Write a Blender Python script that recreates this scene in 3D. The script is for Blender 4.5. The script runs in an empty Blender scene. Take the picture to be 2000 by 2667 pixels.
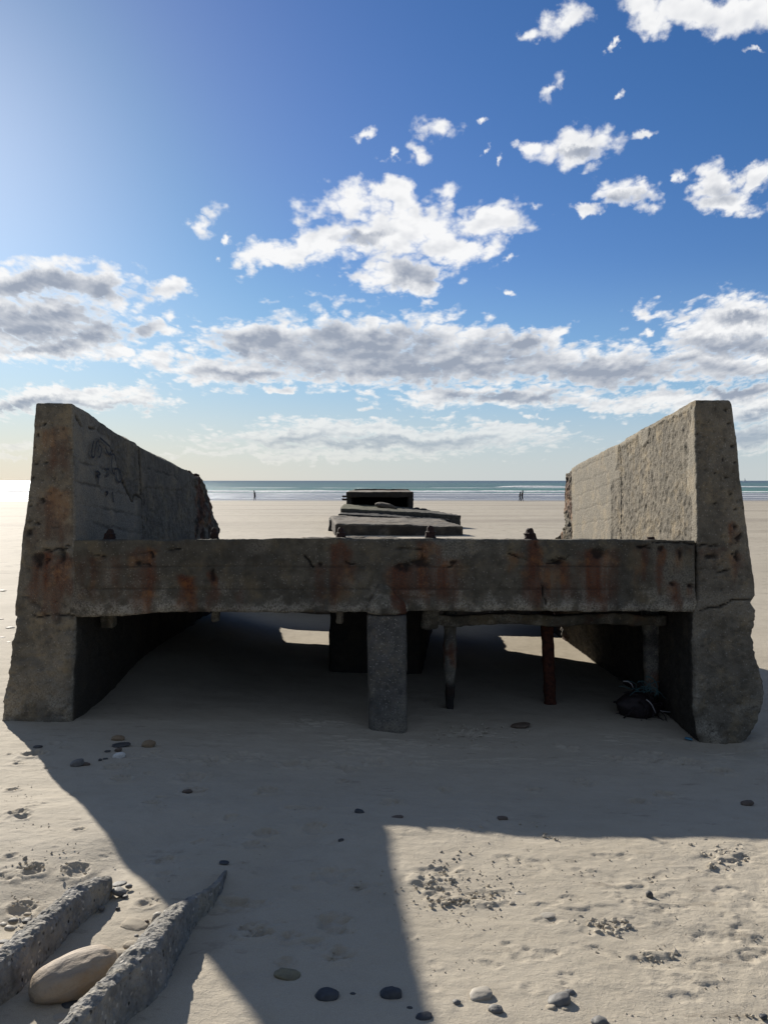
import bpy, bmesh, math, random
import numpy as np
from mathutils import Vector, Matrix

SC = bpy.context.scene
COL = SC.collection
R = math.radians
PI = math.pi
random.seed(5)

# ------------------------------------------------------------------ camera
EYE = 1.6
FPX = 2000.0                       # focal length in pixels of the 2000 x 2667 photograph
PITCH = math.atan((1333.5 - 1251.5) / FPX)
cam_d = bpy.data.cameras.new('camera')
cam = bpy.data.objects.new('camera', cam_d)
COL.objects.link(cam)
cam_d.sensor_fit = 'VERTICAL'
cam_d.sensor_height = 36.0
cam_d.lens = 36.0 * FPX / 2667.0
cam_d.clip_start = 0.05
cam_d.clip_end = 40000
cam.location = (0, 0, EYE)
cam.rotation_euler = (PI / 2 - PITCH, 0, 0)
SC.camera = cam

# ------------------------------------------------------------------ sun and exposure
SUN_AZ = R(31.1)                   # left of the seaward view
SUN_EL = R(22.6)
SUN_DIR = Vector((-math.sin(SUN_AZ) * math.cos(SUN_EL), math.cos(SUN_AZ) * math.cos(SUN_EL), math.sin(SUN_EL)))
sd = bpy.data.lights.new('sun', 'SUN')
sd.energy = 5.0
sd.angle = R(0.53)
sd.color = (1.0, 0.93, 0.82)
sun = bpy.data.objects.new('sun', sd)
COL.objects.link(sun)
sun.rotation_euler = SUN_DIR.to_track_quat('Z', 'Y').to_euler()
sun.location = (-20, 30, 20)
SC.view_settings.view_transform = 'Standard'
SC.view_settings.look = 'None'
SC.view_settings.gamma = 1.0
SC.view_settings.use_curve_mapping = False
SC.view_settings.exposure = 0.74
try:
    SC.cycles.use_denoising = True
    SC.cycles.max_bounces = 6
    SC.cycles.diffuse_bounces = 4
except Exception:
    pass

def ray(px, py):
    a, b = (px - 1000.0) / FPX, -(py - 1333.5) / FPX
    c, s = math.cos(PITCH), math.sin(PITCH)
    return np.array([a, c + b * s, -s + b * c])

def uv_dir(px, py):
    r = ray(px, py)
    return r[0] / r[1], r[2] / r[1]

# ------------------------------------------------------------------ node helper
class NT:
    def __init__(self, tree):
        self.t = tree
        self.n = tree.nodes
        self.l = tree.links
        self.n.clear()
    def node(self, typ, **kw):
        nd = self.n.new(typ)
        for k, v in kw.items():
            setattr(nd, k, v)
        return nd
    def put(self, sock, v):
        if v is None:
            return
        if hasattr(v, 'is_linked') or isinstance(v, bpy.types.NodeSocket):
            self.l.new(v, sock)
        else:
            if sock.type == 'RGBA' and len(v) == 3:
                v = (*v, 1.0)
            sock.default_value = v
    def m(self, op, a, b=None, c=None, clamp=False):
        nd = self.node('ShaderNodeMath', operation=op, use_clamp=clamp)
        self.put(nd.inputs[0], a)
        self.put(nd.inputs[1], b)
        self.put(nd.inputs[2], c)
        return nd.outputs[0]
    def vm(self, op, a, b=None):
        nd = self.node('ShaderNodeVectorMath', operation=op)
        self.put(nd.inputs[0], a)
        if b is not None:
            if op == 'SCALE':
                self.put(nd.inputs['Scale'], b)
            else:
                self.put(nd.inputs[1], b)
        return nd.outputs['Value'] if op in ('LENGTH', 'DOT_PRODUCT', 'DISTANCE') else nd.outputs[0]
    def noise(self, vec, scale, detail=4, rough=0.55, dist=0.0, col=False, dim='3D'):
        nd = self.node('ShaderNodeTexNoise', noise_dimensions=dim)
        self.put(nd.inputs['Vector'], vec)
        nd.inputs['Scale'].default_value = scale
        nd.inputs['Detail'].default_value = detail
        nd.inputs['Roughness'].default_value = rough
        nd.inputs['Distortion'].default_value = dist
        return nd.outputs['Color' if col else 'Fac']
    def voro(self, vec, scale, feature='F1', out='Distance', rnd=1.0):
        nd = self.node('ShaderNodeTexVoronoi', feature=feature)
        self.put(nd.inputs['Vector'], vec)
        nd.inputs['Scale'].default_value = scale
        nd.inputs['Randomness'].default_value = rnd
        return nd.outputs[out]
    def ss(self, v, a, b, lo=0.0, hi=1.0):
        nd = self.node('ShaderNodeMapRange', interpolation_type='SMOOTHSTEP')
        self.put(nd.inputs['Value'], v)
        self.put(nd.inputs['From Min'], a)
        self.put(nd.inputs['From Max'], b)
        self.put(nd.inputs['To Min'], lo)
        self.put(nd.inputs['To Max'], hi)
        return nd.outputs[0]
    def mix(self, f, a, b, blend='MIX'):
        nd = self.node('ShaderNodeMix', data_type='RGBA', blend_type=blend)
        self.put(nd.inputs[0], f)
        self.put(nd.inputs[6], a)
        self.put(nd.inputs[7], b)
        return nd.outputs[2]
    def xyz(self, v):
        nd = self.node('ShaderNodeSeparateXYZ')
        self.put(nd.inputs[0], v)
        return nd.outputs
    def comb(self, x, y, z=0.0):
        nd = self.node('ShaderNodeCombineXYZ')
        self.put(nd.inputs[0], x)
        self.put(nd.inputs[1], y)
        self.put(nd.inputs[2], z)
        return nd.outputs[0]
    def mapping(self, v, loc=(0, 0, 0), rot=(0, 0, 0), scale=(1, 1, 1), typ='POINT'):
        nd = self.node('ShaderNodeMapping', vector_type=typ)
        self.put(nd.inputs['Vector'], v)
        nd.inputs['Location'].default_value = loc
        nd.inputs['Rotation'].default_value = rot
        nd.inputs['Scale'].default_value = scale
        return nd.outputs[0]
    def bump(self, h, strength=0.5, dist=0.01, normal=None):
        nd = self.node('ShaderNodeBump')
        nd.inputs['Strength'].default_value = strength
        nd.inputs['Distance'].default_value = dist
        self.put(nd.inputs['Height'], h)
        if normal is not None:
            self.put(nd.inputs['Normal'], normal)
        return nd.outputs[0]
    def pos(self):
        return self.node('ShaderNodeNewGeometry').outputs['Position']
    def obj(self):
        return self.node('ShaderNodeTexCoord').outputs['Object']

def new_mat(name):
    m = bpy.data.materials.new(name)
    m.use_nodes = True
    return m, NT(m.node_tree)

def principled(t, color, rough=0.9, normal=None, spec=0.3, metallic=0.0):
    p = t.node('ShaderNodeBsdfPrincipled')
    t.put(p.inputs['Base Color'], color)
    t.put(p.inputs['Roughness'], rough)
    t.put(p.inputs['Metallic'], metallic)
    t.put(p.inputs['Specular IOR Level'], spec)
    if normal is not None:
        t.put(p.inputs['Normal'], normal)
    o = t.node('ShaderNodeOutputMaterial')
    t.l.new(p.outputs[0], o.inputs[0])
    return p

# ------------------------------------------------------------------ sky with clouds
def D(x, y, rx, ry, rot=0):        # numbers read off the photograph at 1659 px width
    k = 2000.0 / 1659.0
    return (x * k, y * k, rx * k, ry * k, rot)

CLOUDS = [
    # middle cumulus
    D(830, 500, 200, 85), D(610, 548, 120, 45, 8), D(770, 440, 95, 52), D(830, 410, 50, 34), D(965, 445, 45, 50), D(1060, 480, 118, 50),
    D(860, 585, 125, 42), D(960, 540, 110, 45), D(690, 510, 110, 55), D(900, 610, 60, 34, -25), D(1165, 440, 26, 16), D(1100, 560, 32, 10),
    # left bank
    D(60, 610, 200, 60), D(210, 610, 115, 52), D(355, 628, 50, 38), D(90, 690, 220, 84), D(230, 730, 95, 52), D(110, 755, 190, 34), D(370, 720, 40, 17), D(320, 700, 50, 30), D(250, 765, 70, 24),
    # long cloud
    D(790, 735, 290, 76), D(560, 745, 180, 64), D(820, 790, 420, 60), D(510, 800, 190, 46), D(1000, 775, 350, 72), D(1300, 790, 320, 68), D(1530, 775, 200, 42), D(345, 785, 52, 50),
    D(950, 860, 130, 34), D(1130, 862, 200, 34), D(1400, 870, 260, 26), D(1130, 735, 90, 34), D(620, 845, 60, 14), D(1600, 845, 150, 28), D(1560, 888, 300, 20),
    # right bank
    D(1590, 690, 160, 58), D(1680, 750, 220, 70), D(1395, 676, 36, 26, 25), D(1408, 716, 22, 18), D(1540, 720, 110, 50), D(1600, 790, 150, 40),
    # small ones
    D(445, 470, 46, 30, 12), D(490, 508, 16, 22), D(462, 550, 16, 13), D(958, 285, 46, 26, -8), D(908, 330, 34, 26, 15), D(848, 332, 26, 14, 25), D(1255, 318, 95, 42, 6), D(1395, 285, 62, 17, 12), D(1140, 318, 32, 14),
    D(1072, 346, 12, 12), D(1040, 330, 9, 14), D(1355, 413, 66, 38, -8), D(1275, 450, 52, 15), D(1540, 390, 52, 54, -20), D(1630, 385, 52, 42), D(1555, 440, 80, 32), D(1465, 378, 16, 26), D(1110, 632, 34, 13, -15),
    D(1187, 190, 24, 34, -35), D(1145, 85, 28, 20, 25), D(1225, 28, 64, 46, 30), D(1530, 34, 210, 44, -4), D(1620, 30, 120, 40), D(1420, 50, 70, 36), D(1390, 15, 60, 22), D(785, 288, 22, 14, 25), D(1640, 112, 44, 8, -5), D(1030, 265, 16, 8), D(1320, 100, 18, 8, 50), D(1350, 208, 18, 9, 20),
    # low bands
    D(150, 860, 230, 32), D(60, 870, 150, 34), D(280, 868, 120, 20), D(780, 930, 330, 26), D(960, 950, 330, 26), D(620, 945, 230, 24), D(1090, 940, 150, 18), D(820, 965, 420, 20), D(1640, 880, 110, 50), D(1600, 945, 180, 40),
    D(45, 965, 70, 12), D(40, 985, 60, 7), D(660, 985, 420, 12), D(790, 880, 26, 8), D(1165, 910, 32, 7),
]
GREYS = [
    D(110, 622, 180, 34), D(60, 695, 240, 40), D(240, 690, 90, 28), D(120, 738, 170, 24), D(225, 622, 80, 30),
    D(740, 748, 290, 46), D(570, 745, 110, 30), D(960, 800, 400, 46), D(560, 812, 150, 18), D(1090, 748, 120, 30), D(1330, 808, 330, 38), D(1480, 832, 240, 28), D(1100, 862, 170, 16),
    D(890, 585, 55, 30, -10), D(780, 505, 50, 14), D(760, 560, 40, 12),
    D(1600, 740, 140, 20), D(1650, 820, 150, 24), D(1590, 690, 60, 14), D(150, 885, 220, 18), D(800, 955, 300, 14), D(1640, 940, 120, 26), D(1640, 900, 60, 16),
    D(1545, 420, 40, 22), D(1355, 425, 36, 12), D(1250, 330, 50, 10),
]
world = bpy.data.worlds.new('World')
SC.world = world
world.use_nodes = True
world.cycles.sampling_method = 'MANUAL'
world.cycles.sample_map_resolution = 512
SKY_STRENGTH = 0.05
def build_world():
    t = NT(world.node_tree)
    sky = t.node('ShaderNodeTexSky', sky_type='NISHITA')
    sky.sun_disc = False
    sky.sun_elevation = SUN_EL
    sky.sun_rotation = -SUN_AZ
    sky.altitude = 5
    sky.air_density = 1.0
    sky.dust_density = 0.26
    sky.ozone_density = 4.0
    g = t.node('ShaderNodeTexCoord').outputs['Generated']
    x, y, z = t.xyz(g)
    ay = t.m('MAXIMUM', t.m('ABSOLUTE', y), 0.03)
    u = t.m('DIVIDE', x, ay)
    v = t.m('DIVIDE', z, ay)
    p = t.comb(u, v)
    warp = t.vm('SUBTRACT', t.noise(p, 13.0, 5, 0.62, col=True, dim='2D'), (0.5, 0.5, 0.5))
    pw = t.vm('ADD', p, t.vm('MULTIPLY', warp, (0.075, 0.050, 0.0)))
    def field(blobs, k):
        cur = None
        for (px, py, rx, ry, rot) in blobs:
            uu, vv = uv_dir(px, py)
            src = pw
            if cur is not None:    # chained, so that the shader keeps few values alive at once
                nd = t.node('ShaderNodeVectorMath', operation='MULTIPLY_ADD')
                t.put(nd.inputs[0], cur)
                nd.inputs[1].default_value = (1e-7, 1e-7, 0)
                t.put(nd.inputs[2], pw)
                src = nd.outputs[0]
            sx, sy = FPX / rx, FPX / ry
            if rot == 0:
                q = t.node('ShaderNodeVectorMath', operation='MULTIPLY_ADD')
                t.put(q.inputs[0], src)
                q.inputs[1].default_value = (sx, sy, 0)
                q.inputs[2].default_value = (-uu * sx, -vv * sy, 0)
                q = q.outputs[0]
            else:
                q = t.mapping(src, (uu, vv, 0), (0, 0, R(rot)), (rx / FPX, ry / FPX, 1), 'TEXTURE')
            r = t.vm('LENGTH', q)
            if rx < 60:
                r = t.m('MULTIPLY_ADD', r, 0.62, 0.44)      # small puffs stay thin
            cur = r if cur is None else t.m('SMOOTH_MIN', cur, r, k)
        return t.m('SUBTRACT', 1.0, cur)
    M = field(CLOUDS, 0.25)
    G = field(GREYS, 0.35)
    vv = t.m('ADD', t.m('MAXIMUM', v, 0.0), 0.25)
    nu = t.m('DIVIDE', u, vv)
    nv = t.m('DIVIDE', -0.8, vv)
    q = t.comb(nu, nv)
    n1 = t.noise(q, 9.0, 9, 0.59, 0.0, dim='2D')
    nA = t.noise(q, 11.0, 3, 0.55, 0.0, dim='2D')
    nB = t.noise(t.vm('ADD', q, (-0.012, 0.028, 0)), 11.0, 3, 0.55, 0.0, dim='2D')
    n3 = t.noise(q, 6.0, 4, 0.55, 0.0, dim='2D')
    nC = t.noise(q, 13.0, 3, 0.5, 0.0, dim='2D')
    puff = t.m('MULTIPLY_ADD', t.m('ABSOLUTE', t.m('SUBTRACT', nC, 0.5)), 2.6, -0.26)     # rounded heads with creases between
    dens = t.m('MULTIPLY_ADD', M, 1.25, t.m('MULTIPLY', t.m('SUBTRACT', n1, 0.5), 1.55))
    dens = t.m('ADD', dens, puff)
    alpha = t.ss(dens, -0.06, 0.66)
    body = t.m('MULTIPLY_ADD', M, 1.1, t.m('MULTIPLY', t.m('SUBTRACT', nA, 0.5), 0.9))
    grey = t.m('MULTIPLY_ADD', t.m('SUBTRACT', n3, 0.5), 0.95, G)
    grey = t.m('MULTIPLY', t.ss(grey, -0.55, 0.60), t.m('MULTIPLY', t.ss(body, -0.10, 0.85), t.ss(dens, 0.1, 0.6)))
    grey = t.m('ADD', t.m('MULTIPLY', grey, 0.86), t.m('MULTIPLY', t.ss(dens, 0.3, 1.4), 0.12), clamp=True)
    relief = t.m('MULTIPLY', t.m('SUBTRACT', nB, nA), 1.1)
    relief = t.m('SUBTRACT', relief, t.m('MULTIPLY', puff, 0.10))
    grey = t.m('ADD', grey, t.m('MULTIPLY', relief, t.ss(dens, 0.0, 0.5)), clamp=True)
    white = t.mix(t.ss(v, 0.0, 0.16), (0.54, 0.53, 0.505), (0.58, 0.58, 0.58))
    cl = t.mix(grey, white, (0.200, 0.225, 0.275))
    # pale haze low over the sea
    hz = t.ss(v, -0.02, 0.30, 1.0, 0.0)
    hz = t.m('MULTIPLY', hz, 0.90)
    warm = t.ss(u, -0.55, 0.25)
    hcol = t.mix(t.ss(v, 0.0, 0.17), t.mix(warm, (0.43, 0.42, 0.385), (0.34, 0.375, 0.395)), t.mix(warm, (0.27, 0.36, 0.45), (0.18, 0.31, 0.48)))
    skyc = t.vm('SCALE', sky.outputs[0], SKY_STRENGTH)
    hs = t.node('ShaderNodeHueSaturation')
    hs.inputs['Saturation'].default_value = 1.22
    t.put(hs.inputs['Color'], skyc)
    skyc = t.mix(hz, t.vm('MULTIPLY', hs.outputs[0], t.mix(t.ss(t.xyz(hs.outputs[0])[0], 0.04, 0.15), (1.22, 1.04, 1.16), (1.02, 1.06, 1.06))), hcol)
    # out-of-view grey sky added behind and overhead to light the shade neutrally
    fill_veil = t.m('MULTIPLY', t.m('MAXIMUM', t.ss(y, 0.35, -0.35), t.ss(z, 0.62, 0.9)), 0.72)
    skyc = t.mix(fill_veil, skyc, (0.150, 0.172, 0.205))
    front = t.m('MULTIPLY', t.ss(z, 0.0, 0.02), t.ss(y, 0.0, 0.15))
    fade = t.m('MULTIPLY', alpha, t.ss(v, 0.0, 0.13, 0.35, 0.97))
    c = t.mix(t.m('MULTIPLY', fade, front), skyc, cl)
    bg = t.node('ShaderNodeBackground')
    t.put(bg.inputs[0], c)
    bg.inputs[1].default_value = 1.0
    o = t.node('ShaderNodeOutputWorld')
    t.l.new(bg.outputs[0], o.inputs[0])
build_world()

# ------------------------------------------------------------------ numpy noise
_rs = np.random.RandomState(11)
_G = _rs.rand(64, 64, 64)
def vnoise(p):
    i = np.floor(p).astype(np.int64)
    f = p - i
    f = f * f * (3 - 2 * f)
    a = i & 63
    b = (i + 1) & 63
    x0, y0, z0 = a[:, 0], a[:, 1], a[:, 2]
    x1, y1, z1 = b[:, 0], b[:, 1], b[:, 2]
    fx, fy, fz = f[:, 0], f[:, 1], f[:, 2]
    c00 = _G[x0, y0, z0] * (1 - fx) + _G[x1, y0, z0] * fx
    c10 = _G[x0, y1, z0] * (1 - fx) + _G[x1, y1, z0] * fx
    c01 = _G[x0, y0, z1] * (1 - fx) + _G[x1, y0, z1] * fx
    c11 = _G[x0, y1, z1] * (1 - fx) + _G[x1, y1, z1] * fx
    c0 = c00 * (1 - fy) + c10 * fy
    c1 = c01 * (1 - fy) + c11 * fy
    return (c0 * (1 - fz) + c1 * fz) * 2 - 1
def fbm(p, freq, octv=4, gain=0.5, off=0.0):
    p = p * freq + off
    a, s, n = 1.0, np.zeros(len(p)), 0.0
    for _ in range(octv):
        s += a * vnoise(p)
        n += a
        a *= gain
        p = p * 2.03 + 17.3
    return s / n
def sst(v, a, b):
    q = np.clip((v - a) / (b - a), 0, 1)
    return q * q * (3 - 2 * q)

# ------------------------------------------------------------------ ground height
_GY = np.array([-60, -5, 0.0, 1.2, 2.2, 3.0, 3.6, 4.3, 4.9, 6.0, 8.2, 10.0, 13, 20, 33, 60, 131, 150, 260, 420], float)
_GZ = np.array([1.2, .57, .445, .36, .274, .220, .130, .066, 0.0, -.045, -.12, -.2, -.33, -.52, -.76, -1.13, -1.87, -2.05, -3.4, -5.0], float)
def _pchip(x):
    h = np.diff(_GY)
    d = np.diff(_GZ) / h
    m = np.zeros(len(_GY))
    m[0], m[-1] = d[0], d[-1]
    for i in range(1, len(_GY) - 1):
        if d[i - 1] * d[i] > 0:
            w1, w2 = 2 * h[i] + h[i - 1], h[i] + 2 * h[i - 1]
            m[i] = (w1 + w2) / (w1 / d[i - 1] + w2 / d[i])
    x = np.clip(x, _GY[0], _GY[-1])
    k = np.clip(np.searchsorted(_GY, x) - 1, 0, len(h) - 1)
    s = (x - _GY[k]) / h[k]
    return ((1 + 2 * s) * (1 - s) ** 2 * _GZ[k] + s * (1 - s) ** 2 * h[k] * m[k] + s * s * (3 - 2 * s) * _GZ[k + 1] + s * s * (s - 1) * h[k] * m[k + 1])
def ground_base(X, Y):
    X = np.asarray(X, float)
    Y = np.asarray(Y, float)
    z = _pchip(Y)
    z = z - 0.022 * 3.0 * np.tanh(X / 3.0) * sst(Y, 25, 8)
    # scour round the right post and the pillar, sand banked on the left wall
    z = z - 0.06 * np.exp(-((X - 2.15) / .45) ** 2 - ((Y - 4.75) / .4) ** 2)
    z = z + 0.15 * np.exp(-((X + 2.0) / .6) ** 2) * sst(Y, 5.2, 6.6) * sst(Y, 12, 9.5)
    z = z - 0.02 * np.exp(-((X - .18) / .25) ** 2 - ((Y - 4.85) / .2) ** 2)
    return z
def g0(x, y):
    return float(ground_base(np.array([x]), np.array([y]))[0])
def at(px, py, Y):                 # the point of the view ray at a given distance
    r = ray(px, py)
    k = Y / r[1]
    return np.array([r[0] * k, Y, EYE + r[2] * k])
def on_ground(px, py):
    r = ray(px, py)
    lo, hi = 0.5, 600.0
    ys = np.concatenate([np.linspace(.6, 12, 900), np.geomspace(12, 400, 700)[1:]])
    k = ys / r[1]
    d = EYE + r[2] * k - ground_base(r[0] * k, ys)
    i = np.argmax(d < 0)
    if d[i] >= 0:
        i = len(ys) - 1
    y0, y1, d0, d1 = ys[i - 1], ys[i], d[i - 1], d[i]
    y = y0 + (y1 - y0) * d0 / (d0 - d1) if d0 != d1 else y1
    k = y / r[1]
    return np.array([r[0] * k, y, EYE + r[2] * k])

# ------------------------------------------------------------------ mesh helpers
def mesh_np(name, verts, faces, mat=None, parent=None, smooth=True, attr=None):
    me = bpy.data.meshes.new(name)
    verts = np.asarray(verts, np.float32)
    faces = np.asarray(faces, np.int32)
    n = faces.shape[1]
    me.vertices.add(len(verts))
    me.vertices.foreach_set('co', verts.ravel())
    me.loops.add(faces.size)
    me.loops.foreach_set('vertex_index', faces.ravel())
    me.polygons.add(len(faces))
    me.polygons.foreach_set('loop_start', np.arange(0, faces.size, n, dtype=np.int32))
    me.polygons.foreach_set('loop_total', np.full(len(faces), n, np.int32))
    me.update(calc_edges=True)
    me.polygons.foreach_set('use_smooth', np.full(len(faces), smooth, bool))
    if attr is not None:
        a = me.color_attributes.new('wear_shade', 'FLOAT_COLOR', 'POINT')
        c = np.ones((len(verts), 4), np.float32)
        c[:, :3] = np.clip(attr, 0, 1)
        a.data.foreach_set('color', c.ravel())
    if mat:
        me.materials.append(mat)
    o = bpy.data.objects.new(name, me)
    COL.objects.link(o)
    if parent:
        o.parent = parent
    return o

def tag(o, label, cat, group=None):
    o['label'] = label
    o['category'] = cat
    if group:
        o['group'] = group
    return o
def structure(o):
    o['kind'] = 'structure'
    return o
def empty(name, loc=(0, 0, 0), rot=(0, 0, 0)):
    o = bpy.data.objects.new(name, None)
    o.empty_display_size = 0.3
    o.location = loc
    o.rotation_euler = rot
    COL.objects.link(o)
    return o

def box_lattice(nx, ny, nz):
    idx = -np.ones((nx + 1, ny + 1, nz + 1), np.int64)
    I, J, K = np.meshgrid(np.arange(nx + 1), np.arange(ny + 1), np.arange(nz + 1), indexing='ij')
    s = (I == 0) | (I == nx) | (J == 0) | (J == ny) | (K == 0) | (K == nz)
    idx[s] = np.arange(s.sum())
    uvw = np.stack([I[s] / nx, J[s] / ny, K[s] / nz], 1) * 2 - 1
    F = []
    def quads(A, flip):
        q = np.stack([A[:-1, :-1], A[1:, :-1], A[1:, 1:], A[:-1, 1:]], -1).reshape(-1, 4)
        F.append(q[:, ::-1] if flip else q)
    quads(idx[0], True)
    quads(idx[-1], False)
    quads(idx[:, 0], False)
    quads(idx[:, -1], True)
    quads(idx[:, :, 0], True)
    quads(idx[:, :, -1], False)
    return uvw, np.concatenate(F)

def rock_box(name, half, seg, rad, mat, parent=None, warp=None, noise=((4, .01, 3),), wear_shade=None, seed=0.0, radn=0.6, center=(0, 0, 0)):
    """a solid block with worn, rounded, chipped edges; wear(P, N) -> (attribute, displacement)"""
    uvw, F = box_lattice(*seg)
    h = np.array(half, float)
    p = uvw * h
    r = rad * (1 + radn * fbm(p, 5.0, 3, off=seed + 3.1) * 1.8)
    r = np.clip(r, 0.002, min(h) * .95)[:, None]
    c = np.clip(p, -(h - r), h - r)
    d = p - c
    L = np.linalg.norm(d, axis=1, keepdims=True)
    N = d / np.maximum(L, 1e-9)
    p = c + N * r + np.array(center)
    if warp:
        p = warp(p)
    disp = np.zeros(len(p))
    for (f, a, o) in noise:
        disp += a * fbm(p, f, o, off=seed)
    at_ = np.zeros((len(p), 3))
    if wear_shade:
        at_, dw = wear_shade(p, N)
        disp = disp + dw
    p = p + N * disp[:, None]
    return mesh_np(name, p, F, mat, parent, True, at_)

def polydist(P2, pts):
    d = np.full(len(P2), 1e9)
    for a, b in zip(pts[:-1], pts[1:]):
        a = np.array(a)
        b = np.array(b)
        ab = b - a
        t = np.clip(((P2 - a) @ ab) / max(ab @ ab, 1e-12), 0, 1)
        d = np.minimum(d, np.linalg.norm(P2 - a - t[:, None] * ab, axis=1))
    return d

class MB:                          # collects simple pieces into one mesh
    def __init__(self):
        self.bm = bmesh.new()
    def tube(self, pts, rad, n=6, cap=True):
        pts = [Vector(p) for p in pts]
        rs = rad if isinstance(rad, (list, tuple)) else [rad] * len(pts)
        rings = []
        ref = Vector((0, 0, 1))
        for i, p in enumerate(pts):
            d = (pts[min(i + 1, len(pts) - 1)] - pts[max(i - 1, 0)])
            d = d.normalized() if d.length > 1e-9 else Vector((0, 0, 1))
            a = d.cross(ref)
            if a.length < 1e-3:
                a = d.cross(Vector((1, 0, 0)))
            a.normalize()
            b = d.cross(a)
            rings.append([self.bm.verts.new(p + (a * math.cos(2 * PI * k / n) + b * math.sin(2 * PI * k / n)) * rs[i]) for k in range(n)])
        for r0, r1 in zip(rings[:-1], rings[1:]):
            for k in range(n):
                self.bm.faces.new((r0[k], r0[(k + 1) % n], r1[(k + 1) % n], r1[k]))
        if cap:
            self.bm.faces.new(rings[0][::-1])
            self.bm.faces.new(rings[-1])
    def box(self, c, s, rot=None):
        m = Matrix.Translation(c) @ (rot.to_4x4() if rot else Matrix.Identity(4)) @ Matrix.Diagonal((*s, 1))
        bmesh.ops.create_cube(self.bm, size=1, matrix=m)
    def build(self, name, mat, parent=None, smooth=False):
        bmesh.ops.recalc_face_normals(self.bm, faces=self.bm.faces)
        me = bpy.data.meshes.new(name)
        self.bm.to_mesh(me)
        self.bm.free()
        for p in me.polygons:
            p.use_smooth = smooth
        if mat:
            me.materials.append(mat)
        o = bpy.data.objects.new(name, me)
        COL.objects.link(o)
        if parent:
            o.parent = parent
        return o

# ------------------------------------------------------------------ materials
def mat_concrete(name, c1, c2, speck=1.0, bump=0.6, scale=1.0):
    m, t = new_mat(name)
    P = t.obj()
    w = t.node('ShaderNodeVertexColor', layer_name='wear_shade').outputs['Color']
    sep = t.node('ShaderNodeSeparateColor')
    t.put(sep.inputs[0], w)
    rust, dark, pale = sep.outputs[0], sep.outputs[1], sep.outputs[2]
    nl = t.noise(P, 2.2 * scale, 6, 0.6)
    nm = t.noise(P, 14 * scale, 6, 0.65)
    nf = t.noise(P, 90 * scale, 4, 0.6)
    c = t.mix(t.ss(nl, 0.3, 0.7), c1, c2)
    ng = t.noise(P, 5 * scale, 5, 0.7)
    c = t.mix(t.m('MULTIPLY', t.ss(nm, 0.35, 0.70), 0.75), c, tuple(0.40 * q for q in c1))
    c = t.mix(t.m('MULTIPLY', t.ss(ng, 0.48, 0.66), 0.55), c, (c1[0] * 1.5, c1[1] * 1.36, c1[2] * 1.10))
    # aggregate: small stones of many tones
    vc = t.node('ShaderNodeTexVoronoi')
    t.put(vc.inputs['Vector'], P)
    vc.inputs['Scale'].default_value = 95 * scale
    stone = t.node('ShaderNodeSeparateColor')
    t.put(stone.inputs[0], vc.outputs['Color'])
    sm = t.m('MULTIPLY', t.ss(stone.outputs[0], 0.72, 0.9), t.ss(vc.outputs['Distance'], 0.55, 0.25))
    c = t.mix(t.m('MULTIPLY', sm, 0.55 * speck), c, t.mix(t.ss(stone.outputs[1], 0.35, 0.65), (0.035, 0.033, 0.03), (0.46, 0.43, 0.38)))
    c = t.mix(t.m('MULTIPLY', t.ss(nf, 0.55, 0.75), 0.35 * speck), c, (0.05, 0.047, 0.04))
    pk = t.m('MULTIPLY', pale, t.ss(t.m('ADD', nf, t.m('MULTIPLY', nm, 0.6)), 0.62, 0.92))
    c = t.mix(t.m('MULTIPLY', pk, 0.8), c, (0.36, 0.33, 0.27))
    rn = t.m('MULTIPLY', rust, t.ss(t.m('ADD', nm, rust), 0.40, 0.95))
    rc = t.mix(t.ss(nf, 0.35, 0.7), (0.125, 0.040, 0.016), (0.050, 0.017, 0.013))
    rc = t.mix(t.ss(ng, 0.50, 0.62), rc, (0.190, 0.068, 0.020))
    c = t.mix(t.m('MULTIPLY', rn, 0.92, clamp=True), c, rc)
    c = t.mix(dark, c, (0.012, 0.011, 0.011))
    h = t.m('ADD', t.m('MULTIPLY', nf, 0.5), t.m('MULTIPLY', nm, 1.0))
    h = t.m('ADD', h, t.m('MULTIPLY', vc.outputs['Distance'], 0.35))
    principled(t, c, 0.92, t.bump(h, bump, 0.012), 0.25)
    return m

M_CON = mat_concrete('weathered_concrete', (0.122, 0.108, 0.082), (0.084, 0.079, 0.066), 0.5)
M_WALL = mat_concrete('wall_concrete', (0.185, 0.162, 0.126), (0.130, 0.117, 0.094), 0.6, 0.7)
M_PIL = mat_concrete('pillar_concrete', (0.135, 0.128, 0.116), (0.090, 0.088, 0.085), 1.1, 0.7, 1.3)
M_AGG = mat_concrete('pebbly_concrete', (0.285, 0.275, 0.255), (0.185, 0.182, 0.178), 2.0, 1.0, 0.9)
M_SLAB = mat_concrete('slab_concrete', (0.125, 0.104, 0.082), (0.085, 0.072, 0.058), 0.6, 0.7, 0.3)

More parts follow.
